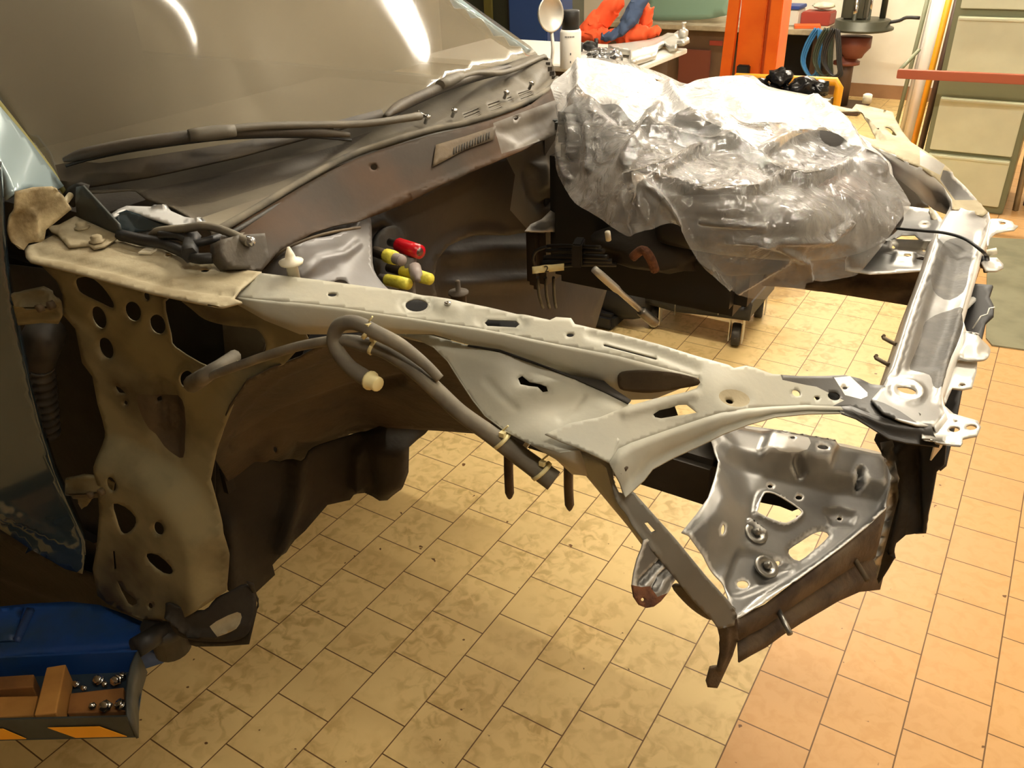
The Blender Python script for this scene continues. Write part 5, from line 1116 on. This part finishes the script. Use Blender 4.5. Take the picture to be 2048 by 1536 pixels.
# ------------------------------------------------------------------ blue lift arm and its parts tray
arm = empty('vehicle_lift', UH(200, 1260, 1.22), 'blue vehicle lift with its arm reaching under the sill', 'vehicle lift')
A0 = TPS([(0, 1220, 'h', 1.225), (280, 1230, 'h', 1.235), (100, 1290, 'h', 1.235)])
at = [(-80, 1212), (0, 1213), (60, 1207), (140, 1203), (200, 1210), (255, 1230), (300, 1250), (316, 1266), (306, 1284), (262, 1297), (210, 1302), (130, 1306), (60, 1312), (0, 1318), (-80, 1330)]
sheet('arm_plate', at, A0, MT['lift_blue'], arm, step=14, thick=.012, bumps=[('line', [(-60, 1312), (60, 1300), (200, 1292), (300, 1286)], .006, 8)])
lp_ = A0.pos([(-80, 1330), (0, 1318), (60, 1312), (130, 1306), (210, 1302), (262, 1297), (306, 1284), (316, 1266)])
loft('arm_side', [lp_, lp_+np.array([0, .004, -.06])], MT['lift_blue'], arm, .01)
sheet('welded_bar', [(28, 1284), (56, 1220), (70, 1222), (40, 1286)], OFFS(A0, (0, 0, .008)), MT['blue_post'], arm, step=8, thick=.02)
sheet('arm_step', [(-60, 1225), (48, 1218), (30, 1284), (-60, 1288)], OFFS(A0, (0, 0, .006)), MT['lift_blue'], arm, step=12, thick=.006)
pd = UH(318, 1275, 1.22)
MB().lathe([(.035, 0), (.035, .05), (.045, .055), (.045, .075)], pd+np.array([.0, .02, -.05]), (0, 0, 1), 20).build('pad', MT['rubber'], arm)
MB().lathe([(.02, 0), (.02, .06)], UH(326, 1262, 1.2), (0, -.6, .1), 14).build('pad_pin', MT['black'], arm)
# tray bolted on the arm's near side
HT = 1.19
def TZ(x, y, h=HT): return UH(x, y, h)
r_bk0, r_bk1, r_fr1, r_fr0 = TZ(-80, 1318), TZ(274, 1302), TZ(254, 1432), TZ(-80, 1440)
tray = empty('parts_tray', (r_fr1+r_bk0)/2+np.array([0, 0, -.06]), 'blue grey metal parts tray with yellow stripe fixed to the lift arm', 'tray')
dn = np.array([0, 0, -.055])
fl0, fl1, fl2, fl3 = r_bk0+dn, r_bk1+dn, r_fr1+dn, r_fr0+dn
def wall_(name, a, b, m, h=.055, lipm=None):
    return loft(name, [[a, b], [np.array(a)+(0, 0, -h), np.array(b)+(0, 0, -h)]], m, tray, .004, sm=False)
wall_('back_wall', r_bk0, r_bk1, MT['lift_blue']); 
mid = (r_bk1+r_fr1)/2+np.array([-.012, 0, 0])
loft('end_wall', [[r_bk1, r_bk1*.5+mid*.5+(-.003, 0, 0), mid, r_fr1*.5+mid*.5+(-.003, 0, 0), r_fr1], [p+np.array([.006, 0, -.055]) for p in (r_bk1, r_bk1*.5+mid*.5, mid, r_fr1*.5+mid*.5, r_fr1)]], MT['tray_grey'], tray, .004)
fw = wall_('front_wall', r_fr0, r_fr1, MT['tray_grey'], .05)
loft('tray_floor', [[fl0, fl1], [fl3, fl2]], MT['skin_tray'], tray, .004, sm=False)
y0_ = np.array(r_fr0)+(0, -.005, -.02); y1_ = np.array(r_fr1)+(0, -.005, -.02)
def lerp(a, b, t): return a+(b-a)*t
loft('warning_stripe', [[lerp(y0_, y1_, .52), lerp(y0_, y1_, .83)], [lerp(y0_, y1_, .66)+(0, 0, -.028), lerp(y0_, y1_, .97)+(0, 0, -.028)]], MT['yellow'], fw, .001, sm=False)
loft('warning_stripe', [[lerp(y0_, y1_, .05), lerp(y0_, y1_, .25)], [lerp(y0_, y1_, .12)+(0, 0, -.028), lerp(y0_, y1_, .36)+(0, 0, -.028)]], MT['yellow'], fw, .001, sm=False)
def blk(name, px, top_h, th, m, label, group=None):
    """wooden block from its measured top face"""
    T_ = np.array([UH(x, y, top_h) for x, y in px]); B_ = T_+np.array([0, 0, -th])
    me = bpy.data.meshes.new(name); n = len(px)
    me.from_pydata([tuple(p) for p in T_]+[tuple(p) for p in B_], [], [tuple(range(n)), tuple(range(2*n-1, n-1, -1))]+[(k, k+n, (k+1) % n+n, (k+1) % n) for k in range(n)])
    o = link(name, me, m); bmx = bmesh.new(); bmx.from_mesh(me); bmesh.ops.recalc_face_normals(bmx, faces=bmx.faces); bmx.to_mesh(me); bmx.free()
    md = o.modifiers.new('bevel', 'BEVEL'); md.width = .0025; md.segments = 2
    return tag(o, label, 'wood block', group)
blk('wood_block', [(93, 1334), (132, 1328), (112, 1425), (68, 1430)], HT-.0, .05, MT['wood'], 'wooden block standing crossways in the parts tray')
blk('wood_block', [(-60, 1394), (76, 1391), (66, 1430), (-60, 1438)], HT+.022, .03, MT['wood'], 'orange lit flat wooden board at the front of the parts tray')
blk('wood_block', [(-60, 1356), (68, 1348), (66, 1374), (-60, 1382)], HT+.012, .04, MT['wood_dark'], 'chipped dark wooden strip at the back of the parts tray')
blk('wood_block', [(140, 1386), (248, 1374), (250, 1422), (134, 1426)], HT+.04, .012, MT['wood_dark'], 'thin worn wooden board under the bolts in the parts tray')
def hexbolt(c, ax, s, label):
    t = empty('bolt', c, label, 'bolt', 'bolts in the parts tray')
    ax = np.array(ax, float); ax /= np.linalg.norm(ax)
    MB().lathe([(s*1.15, 0), (s*1.15, s*.25), (s, s*.25), (s, s*.95), (s*.8, s*1.1)], c, ax, 6).build('head', MT['chrome'], t)
    MB().lathe([(s*.55, 0), (s*.55, s*2.2), (s*.45, s*2.4)], c, -ax, 12).build('shank', MT['steel'], t)
for x, y, h, ax, s, lb in ((212, 1412, .03, (.3, -.6, .8), .0095, 'chrome hex bolt with the biggest round head at the tray front'), (243, 1410, .03, (-.2, -.3, .9), .009, 'chrome bolt in the front corner of the parts tray'), (198, 1360, .04, (.2, -.4, .9), .009, 'chrome bolt near the middle of the tray back'), (210, 1368, .04, (.4, -.2, .8), .005, 'tiny bright nut beside the middle back bolt'),
                          (234, 1360, .035, (.3, -.7, .6), .0095, 'chrome hex bolt at the back right of the parts tray'), (245, 1351, .035, (.3, .1, .9), .006, 'small bright bolt behind the back right hex bolt'), (153, 1368, .04, (.1, -.3, .9), .006, 'dull small bolt right of the crossways wood block'), (168, 1376, .04, (.3, -.3, .9), .005, 'bright tiny bolt left of the tray middle'), (185, 1412, .03, (.7, -.2, .5), .006, 'dark small bolt left of the biggest bolt')):
    hexbolt(UH(x, y, HT+h), ax, s, lb)

# ------------------------------------------------------------------ background: workshop along the far wall
def front_box(name, px0, px1, ytop, ybot, Yf, dep, m, parent, bev=.004):
    """box whose front face spans px0..px1 and ytop..ybot, at distance Yf"""
    a, b = UY(px0, ytop, Yf), UY(px1, ybot, Yf); xm = UY((px0+px1)/2, (ytop+ybot)/2, Yf)
    w = abs(UY(px1, (ytop+ybot)/2, Yf)[0]-UY(px0, (ytop+ybot)/2, Yf)[0]); zt = UY((px0+px1)/2, ytop, Yf)[2]; zb = UY((px0+px1)/2, ybot, Yf)[2]
    return MB().box((xm[0], Yf+dep/2, (zt+zb)/2), (w, dep, zt-zb), bev=bev).build(name, m, parent)
# filing cabinet
CY = 6.55
cL, cR = -.70, -.12
fc_ = empty('filing_cabinet', ((cL+cR)/2, CY+.3, 0), 'tall pale green filing cabinet with grey frame', 'cabinet')
MB().box(((cL+cR)/2, CY+.31, .86), (cR-cL, .6, 1.72), bev=.006).build('cabinet_body', MT['cab_frame'], fc_)
zs = [.045, .40, .775, 1.30, 1.70]
for k, (z0, z1) in enumerate(((.05, .385), (.40, .765), (.90, 1.275), (1.31, 1.68))):
    d = MB().box(((cL+cR)/2, CY-.002, (z0+z1)/2), (cR-cL-.07, .03, z1-z0-.012), bev=.004).build('drawer', MT['cab_green'], fc_)
    MB().box(((cL+cR)/2, CY-.022, z1-.02), (cR-cL-.08, .014, .018), bev=.003).build('drawer_pull', MT['cab_green'], d)
# red steel arm in front of the cabinet with its stay
rb = empty('steel_bracket', UY(1800, 145, 6.2), 'red brown steel bar across the filing cabinet front', 'bar')
p0, p1 = UY(1795, 147, 6.2), UY(2070, 160, 6.2)
MB().box((p0+p1)/2, (np.linalg.norm(p1-p0), .05, .055), ry=-math.atan2(p1[2]-p0[2], p1[0]-p0[0]), bev=.004).build('bar', MT['red_bar'], rb)
MB().cyl(UY(1800, 140, 6.24), UY(1838, 100, 6.6), .012).build('stay', MT['cab_frame'], rb)
# poles leaning between wall and cabinet
for x0_, y0_, x1_, y1_, w, m, nm, lb, ct, yy in ((1894, -60, 1812, 300, .065, 'white_top', 'plastic_profile', 'wide white plastic profile standing left of the filing cabinet', 'profile', 7.3), (1860, -20, 1785, 280, .022, 'cab_frame', 'steel_rod', 'thin dark steel rod left of the white profile', 'rod', 7.5), (1908, -40, 1824, 300, .03, 'yellow', 'wood_lath', 'yellow wooden lath between white profile and cabinet', 'lath', 7.1), (1920, -20, 1840, 300, .03, 'drill_brown', 'wood_lath', 'dark brown lath right beside the filing cabinet', 'lath', 7.0),
                                               (1874, -30, 1796, 290, .025, 'alu', 'alloy_strip', 'narrow aluminium strip between rod and white profile', 'strip', 7.4)):
    a, b = UY(x0_, y0_, yy), UY(x1_, y1_, yy)
    d = (b-a)/(b[2]-a[2]); b = b-d*b[2]
    o = MB().tube([a, b], w*.72, 4, 1).build(nm, MT[m]); tag(o, lb, ct)
# leaning boards at the right edge
for k, (x0_, y0_, x1_, y1_, m, lb) in enumerate(((2096, 120, 2034, 405, 'bench_top', 'pale wooden board leaning right of the filing cabinet'), (2126, 120, 2052, 410, 'drill_brown', 'dark board leaning at the right edge behind the pale one'))):
    a, b = UY(x0_, y0_, 6.7+.15*k), UY(x1_, y1_, 6.7+.15*k); b = b-(b-a)/(b[2]-a[2])*b[2]
    o = MB().tube([a, b], .02, 4, 1).build('board', MT[m]); tag(o, lb, 'board')
# floor mat
mt_ = [UZ(1975, 475, .006), UZ(2075, 480, .006), UZ(2090, 705, .006), UZ(1984, 690, .006), UZ(1972, 676, .006)]
o = MB().prism([(p[0], p[1]) for p in mt_], 'z', .0005, .008).build('floor_mat', MT['mat_grey']); tag(o, 'grey green rubber mat lying on the tiles at right', 'mat')
# long brown bench at the wall
bch = empty('workbench', (-3.0, 9.7, 0), 'long brown workbench against the back wall', 'workbench')
BY = 9.38
xl, xr = UY(1200, 60, BY)[0], UY(1645, 62, BY)[0]
MB().box(((xl+xr)/2, BY+.39, .745), (xr-xl, .8, .05), bev=.006).build('worktop', MT['bench_top'], bch)
xc = UY(1462, 100, BY)[0]
MB().box(((xl+xc)/2, BY+.42, .38), (xc-xl, .7, .68), bev=.006).build('cupboard', MT['bench_brown'], bch)
MB().box((xr-.06, BY+.1, .36), (.07, .07, .72)).build('leg', MT['drill_brown'], bch); MB().box((xr-.06, BY+.7, .36), (.07, .07, .72)).build('leg', MT['drill_brown'], bch)
MB().box(((xc+xr)/2, BY+.6, .38), (xr-xc-.2, .3, .6)).build('cupboard_back', MT['deep'], bch)
rl = UY(1428, 88, BY)
lb_ = MB().box((rl[0], BY+.065, rl[2]), (.15, .008, .05), bev=.002).build('red_label', MT['red_box'], bch)
mr = UY(1380, 140, BY-.1)
MB().box((mr[0], BY+.02, .30), (.36, .04, .44), bev=.004).build('lower_door', MT['maroon'], bch)
# things on the long bench
def onbench(px): return UY(px, 45, BY+.4)[0]
gl = TPS([(1300, 0, 'y', 9.6), (1450, 0, 'y', 9.6), (1380, 40, 'y', 9.56)])
o = sheet('tinted_window', smooth([(1293, -60), (1460, -60), (1458, 20), (1440, 33), (1400, 39), (1330, 41), (1303, 39), (1296, 28)], 3), gl, MT['tint_glass'], None, step=14, thick=.012); tag(o, 'green tinted car window standing on the brown bench', 'window glass')
def place(name, c, size, m, label, cat, lid=None, lidm=None):
    t = empty(name, (c[0], c[1], c[2]), label, cat)
    MB().box((c[0], c[1], c[2]+size[2]/2), size, bev=.01).build('body', m, t)
    if lid: MB().box((c[0], c[1], c[2]+size[2]+lid/2), (size[0]*1.05, size[1]*1.05, lid), bev=.006).build('lid', lidm, t)
p = UY(1583, 42, 9.75); place('storage_box', (p[0], 9.75, .77), (.20, .28, .16), MT['box_white'], 'white storage box with blue lid on the bench right of the orange post', 'box', .035, MT['box_blue'])
p = UY(1636, 42, 9.85); place('carton', (p[0], 9.85, .77), (.30, .28, .13), MT['red_box'], 'red carton on the bench beside the white box', 'box')
p = UY(1618, 44, 9.6); o = MB().box((p[0], 9.55, .785), (.26, .18, .03), .3, bev=.004).build('notebook', MT['orange_dark']); tag(o, 'orange brown pad lying on the bench before the red carton', 'pad')
p = UY(1640, 12, 9.9); o = MB().blob((p[0]+.04, 9.9, .945), (.11, .1, .035), .3, 3, 2).build('rag', MT['cab_green']); tag(o, 'pale green rag on top of the red carton', 'rag')
# orange lift mast
OY = 6.3
om = empty('orange_mast', UY(1500, 150, OY)*np.array([1, 1, 0]), 'orange steel mast standing behind the plastic sheet', 'mast')
def vert_sheet(name, px, Yp, m, th):
    P = [UY(x, y, Yp) for x, y in px]
    return MB().prism([(q[0], q[2]) for q in P], 'y', Yp, Yp+th).build(name, m, om)
def down(p0, p1):  # extend an edge line to the floor
    a, b = UY(*p0, OY), UY(*p1, OY); return b-(b-a)/(b[2]-a[2])*b[2]
q1 = UY(1470, -30, OY); q2 = UY(1440, 160, OY)
MB().prism([(UY(1464, -40, OY)[0], UY(1464, -40, OY)[2]), (UY(1486, -40, OY)[0], UY(1486, -40, OY)[2]), (UY(1462, 150, OY)[0], UY(1462, 150, OY)[2]), (UY(1474, 150, OY)[0], 0), (UY(1436, 150, OY)[0]-.25, 0), (UY(1441, 150, OY)[0], UY(1441, 150, OY)[2])], 'y', OY-.02, OY+.02).build('gusset', MT['orange'], om)
xa, xb = UY(1478, 90, OY)[0], UY(1518, 90, OY)[0]
MB().box(((xa+xb)/2, OY+.12, 1.0), (xb-xa+.04, .20, 2.0), bev=.006).build('column', MT['orange'], om)
xc_, xd_ = UY(1520, 90, OY)[0], UY(1536, 90, OY)[0]
MB().box(((xc_+xd_)/2, OY+.10, 1.0), (xd_-xc_+.02, .1, 2.0)).build('channel', MT['orange_dark'], om)
xe_, xf_ = UY(1537, 90, OY)[0], UY(1561, 90, OY)[0]
MB().box(((xe_+xf_)/2, OY+.05, 1.0), (xf_-xe_, .22, 2.0), bev=.006).build('flange', MT['orange'], om)
MB().box((xa+.06, OY-.03, UY(1495, 142, OY)[2]), (.09, .05, .09), bev=.008).build('latch', MT['black'], om)
MB().box((xa+.1, OY+.1, .02), (.9, .6, .04)).build('foot_plate', MT['orange'], om)
# yellow framed trolley heaped with black parts
TY = 5.3
tr = empty('parts_trolley', UY(1560, 200, TY)*np.array([1, 1, 0]), 'yellow framed trolley with grey tray behind the plastic sheet', 'trolley')
ya, yb_ = UY(1466, 154, TY), UY(1680, 164, TY)
hd = MB().tube([ya+(0, 0, -.5), ya+(0, 0, -.03), ya+(.02, 0, 0), yb_+(-.02, 0, 0), yb_+(0, 0, -.03), yb_+(-.02, 0, -.95)], .025, 10, 1); hd.build('handle', MT['yellow'], tr)
tzz = yb_[2]-.16
MB().box(((ya[0]+yb_[0])/2, TY-.28, tzz), (yb_[0]-ya[0]-.02, .5, .05), bev=.004).box(((ya[0]+yb_[0])/2, TY-.53, tzz+.03), (yb_[0]-ya[0]-.02, .01, .1)).box((yb_[0]-.02, TY-.28, tzz+.03), (.01, .5, .1)).build('tray', MT['tray_grey'], tr)
MB().box(((ya[0]+yb_[0])/2, TY-.28, .3), (yb_[0]-ya[0]-.05, .48, .04)).build('lower_shelf', MT['yellow'], tr)
for dx, dy in ((ya[0], -.5), (yb_[0]-.03, -.5), (ya[0], 0), (yb_[0]-.03, 0)): MB().box((dx, TY+dy-.03, tzz/2), (.03, .03, tzz)).build('leg', MT['yellow'], tr)
for k, (x, y, sz, lb) in enumerate(((1520, 170, (.06, .06, .04), 'small black part at the left of the yellow trolley'), (1560, 156, (.06, .05, .055), 'upright round black part on the yellow trolley'), (1545, 178, (.07, .05, .03), 'flat black part at the front of the yellow trolley'), (1612, 178, (.10, .07, .06), 'large black moulded part on the right of the yellow trolley'), (1580, 182, (.06, .05, .03), 'low black part with a glint in the trolley middle'), (1640, 176, (.05, .05, .04), 'black part at the right rim of the yellow trolley'))):
    q = UY(x, y, TY-.25)
    o = MB().blob((q[0], q[1], max(q[2], tzz+.03+sz[2]*.8)), sz, .45, 1.6, k, 3).build('black_part', MT['black_gloss']); tag(o, lb, 'car part', 'black parts on the yellow trolley')
# pillar drill
DY_ = 9.5
dr = empty('pillar_drill', UY(1692, 200, DY_)*np.array([1, 1, 0]), 'old pillar drill with round table by the white wall', 'drill')
xd = UY(1694, 120, DY_)[0]
MB().cyl((xd, DY_, 0), (xd, DY_, .62), .075, n=20).build('column', MT['drill_brown'], dr)
MB().lathe([(.13, 0), (.13, .03), (.10, .04), (.10, .09)], (xd, DY_, UY(1694, 118, DY_)[2]-.05), (0, 0, 1), 20).build('collar', MT['drill_red'], dr)
MB().lathe([(.09, 0), (.11, .04), (.16, .10), (.16, .2)], (xd+.06, DY_-.05, .52), (0, 0, 1), 16).build('bracket', MT['drill_red'], dr)
tbz = UY(1705, 60, DY_-.05)[2]
MB().lathe([(.26, 0), (.30, .012), (.30, .03), (.26, .035), (.26, .1), (.24, .105)], (xd+.10, DY_-.05, tbz), (0, 0, 1), 32).build('table', MT['drill_green'], dr)
MB().box((xd+.02, DY_-.05, tbz+.26), (.24, .2, .34), bev=.03).build('head', MT['drill_green'], dr)
MB().cyl((xd+.04, DY_-.16, tbz+.08), (xd+.04, DY_-.16, tbz+.30), .025).cyl((xd+.17, DY_-.12, tbz+.1), (xd+.17, DY_-.12, tbz+.4), .012).build('spindle', MT['chrome'], dr)
MB().tube([(xd+.34, DY_-.05, tbz+.08), (xd+.44, DY_-.05, tbz+.10), (xd+.50, DY_-.05, tbz+.13), (xd+.62, DY_-.05, tbz+.13)], .016, 8, 3).build('crank', MT['black'], dr)
MB().cyl((xd+.26, DY_+.06, tbz+.1), (xd+.26, DY_+.06, tbz+.8), .03).build('post', MT['drill_green'], dr)
MB().box((xd, DY_, .02), (.5, .6, .04), bev=.01).build('base_plate', MT['drill_brown'], dr)
# coiled hoses hanging at the bench end
for k, (x, m, lb) in enumerate(((1630, 'hose_blue', 'blue air hose loop hanging at the bench end'), (1650, 'hose_dark', 'dark green hose loop hanging beside the blue one'), (1664, 'black', 'black cable loop nearest the drill column'))):
    c = UY(x, 60, BY-.06-.09*k); b = UY(x-14+6*k, 150, BY-.06-.09*k)
    pts = [c+(.0, 0, .02), c*.7+b*.3+(-.07, 0, 0), c*.3+b*.7+(-.09, 0, 0), b, b+(.07, 0, .02), c*.3+b*.7+(.06, 0, 0), c*.7+b*.3+(.05, 0, 0), c+(.03, 0, .02)]
    h_ = MB()
    for j in range(3): h_.tube([p+np.array([.016*j, .012*j, -.01*j]) for p in pts], .011, 6, 4)
    tag(h_.build('hose_loop', MT[m]), lb, 'hose')
# tall cabinet with white top beyond the car, and what lies on it
WZ = 1.45; hw = H-WZ
t0, t1 = UZ(1385, 99, WZ), UZ(1250, 142, WZ)
wt = empty('tool_stand', ((t0[0]+t1[0])/2-.45, 3.3, 0), 'high stand with white top on the far side of the car', 'stand')
yF, yB = t1[1], t0[1]+.02; xR = t1[0]+.02; xL = xR-1.0
MB().box(((xL+xR)/2, (yF+yB)/2, WZ-.01), (xR-xL, yB-yF, .02), bev=.003).build('top', MT['white_top'], wt)
MB().box(((xL+xR)/2-.03, (yF+yB)/2+.02, WZ-.14), (xR-xL-.1, yB-yF-.06, .24), bev=.005).build('drawer_case', MT['bench_brown'], wt)
MB().box((xR-.82, (yF+yB)/2+.1, (WZ-.26)/2), (.14, .14, WZ-.26), bev=.01).box((xR-.82, (yF+yB)/2+.1, .02), (.5, .5, .04), bev=.005).build('pedestal', MT['drill_brown'], wt)
def wpt(x, y, z=0): return UZ(x, y, WZ)+np.array([0, 0, z])
# spray can
c = UZ(1141, 138, WZ)
sc_ = empty('spray_can', c, 'white spray can with black cap and faint print', 'spray can')
zt = UY(1138, 58, c[1])[2]-WZ; zc_ = UY(1136, 20, c[1])[2]-WZ
rr = .5*abs(UY(1160, 100, c[1])[0]-UY(1121, 100, c[1])[0])*.95
MB().lathe([(rr*.95, 0), (rr, .006), (rr, zt-.01), (rr*.9, zt)], c, (0, 0, 1), 28).build('can', MT['white_top'], sc_)
MB().lathe([(rr*.84, 0), (rr*.84, zc_-zt-.004), (rr*.78, zc_-zt)], c+np.array([0, 0, zt]), (0, 0, 1), 28).build('cap', MT['black'], sc_)
pr = MB()
fwd_ = (CAM-c); fwd_[2] = 0; fwd_ /= np.linalg.norm(fwd_); sid = np.array([-fwd_[1], fwd_[0], 0])
az = math.atan2(sid[1], sid[0])
for k in range(6):
    a_ = (-.5+k*.16)
    pr.box(c+rr*1.005*(fwd_*math.cos(a_)+sid*math.sin(a_))+np.array([0, 0, zt*.84]), (.003, .001, .006), az+a_)
for z_ in (.42, .22): pr.box(c+rr*1.005*fwd_+np.array([0, 0, zt*z_]), (.004, .001, .008), az)
pr.build('print', MT['tray_grey'], sc_)
# round mirror on a stem at the end of the scuttle
mcn = UY(1101, 28, 2.55); mir = empty('lamp_reflector', UY(1104, 118, 2.55), 'round silver lamp reflector on a thin white stem', 'reflector')
nd = np.array([.93, -.30, .08])
rm = .054
MB().lathe([(rm*.5, -.022), (rm*.85, -.012), (rm, 0), (rm*1.04, .003), (rm*.98, .006), (rm*.9, .001), (rm*.6, -.010), (rm*.2, -.014)], mcn, nd, 32).build('reflector_bowl', MT['alu'], mir)
MB().tube([mcn+(0, .005, -rm), UY(1106, 95, 2.55), UY(1104, 122, 2.55), UY(1104, 140, 2.55)], .006, 8, 3).build('stem', MT['white_top'], mir)
# orange and blue overalls in a heap
cy_ = UZ(1215, 88, WZ)
def clothblob(name, pxs, m, parent, h, seed):
    P = np.array([UY(x, y-3, cy_[1]+.08+dy) for x, y, dy in pxs])
    t = MB().tube(P, h, 26, 12)
    for v in t.bm.verts:
        q_ = v.co*16+Vector((seed, 0, seed*2)); n_ = noise.fractal(q_, .7, 2, 3); m_ = 1-abs(noise.noise(v.co*26+Vector((0, seed, 4))))*2; v.co += Vector((n_*.022, m_*.010, n_*.02+m_*.010))
    return t.build(name, m, parent)
ov = empty('overalls', cy_, 'orange and blue work overalls heaped on the white top', 'overalls')
clothblob('orange_cloth', [(1150, 85, .02), (1180, 60, .02), (1205, 40, .05), (1225, 18, .06), (1245, 10, .08)], MT['cloth_orange'], ov, [.015, .045, .05, .045, .02], 1)
clothblob('orange_cloth', [(1155, 80, -.02), (1200, 78, -.02), (1260, 72, -.02), (1300, 68, 0), (1318, 72, 0)], MT['cloth_orange'], ov, [.02, .03, .03, .025, .01], 4)
clothblob('blue_cloth', [(1195, 85, -.06), (1235, 70, -.06), (1258, 45, -.05), (1270, 22, -.03), (1284, 10, -.02)], MT['cloth_blue'], ov, [.01, .022, .035, .04, .02], 7)
clothblob('orange_cloth', [(1275, 8, .06), (1290, 20, .05), (1292, 40, .04), (1290, 60, .04)], MT['cloth_orange'], ov, [.02, .03, .03, .02], 9)
# alloy suspension arm
sa = empty('suspension_arm', UZ(1310, 108, WZ), 'light grey alloy suspension arm lying on the white top', 'suspension arm')
SA = TPS([(1260, 130, 'h', hw-.03), (1370, 70, 'h', hw-.05), (1200, 95, 'h', hw-.03), (1330, 100, 'h', hw-.02)])
sheet('arm', [(1000+x*.2539, y*.2539) for x, y in [(850, 350), (1000, 335), (1180, 310), (1280, 280), (1320, 258), (1370, 262), (1400, 240), (1440, 255), (1490, 300), (1440, 328), (1390, 330), (1385, 370), (1330, 372), (1300, 345), (1250, 380), (1230, 430), (1180, 445), (1070, 475), (1030, 470), (1020, 400), (900, 380)]], SA, MT['alu'], sa, step=4, thick=.018, bumps=[('line', [(1255, 110), (1310, 95), (1350, 75)], .012, 8)])
MB().lathe([(.018, 0), (.021, .008), (.021, .024), (.014, .03), (.008, .032), (.006, .05), (.010, .052), (.010, .058)], SA.at(1366, 74)+(0, 0, .0), (0, 0, 1), 20).build('ball_joint', MT['alu'], sa)
# crumpled foil bag with dark fittings
fo2 = empty('foil_bag', wpt(1210, 118), 'crumpled silver foil bag of small fittings beside the spray can', 'bag')
f_ = MB().blob(wpt(1204, 125, .03), (.06, .04, .022), .5, 2.4, 5, 4); f_.blob(wpt(1232, 134, .034), (.026, .03, .026), .3, 2, 8, 3); f_.build('foil', MT['foil'], fo2)
MB().blob(wpt(1180, 105, .025), (.03, .03, .02), .4, 2, 2, 3).cyl(wpt(1192, 102, .01), wpt(1192, 102, .05), .008).cyl(wpt(1160, 108, .01), wpt(1160, 108, .045), .012).build('fittings', MT['black'], fo2)
# far blue lift post and dark lockers behind the windscreen
bpx = UY(1083, 60, 4.2)
lp2_ = empty('lift_post', (bpx[0]-.06, 4.3, 0), 'blue lift post on the far side behind the reflector', 'post')
MB().box((bpx[0]-.06, 4.3, 1.25), (.24, .3, 2.5), bev=.01).build('column', MT['blue_post'], lp2_)
MB().box((bpx[0]-.06, 4.3, .02), (.5, .5, .04)).build('foot_plate', MT['blue_post'], lp2_)
lkx = UY(1010, 40, 5.0)
lk = empty('locker', (lkx[0]-.1, 5.4, 0), 'dark green locker with an olive edge behind the windscreen', 'locker')
MB().box((lkx[0]-.2, 5.4, 1.1), (.9, .5, 2.2), bev=.01).build('body', MT['green_dark'], lk)
MB().box((UY(975, 30, 5.12)[0], 5.135, 1.1), (.06, .02, 2.16)).build('edge_strip', MT['olive'], lk)
MB().box((UY(1040, 30, 5.12)[0], 5.14, 1.1), (.22, .015, 2.1), bev=.004).build('door', MT['black'], lk)
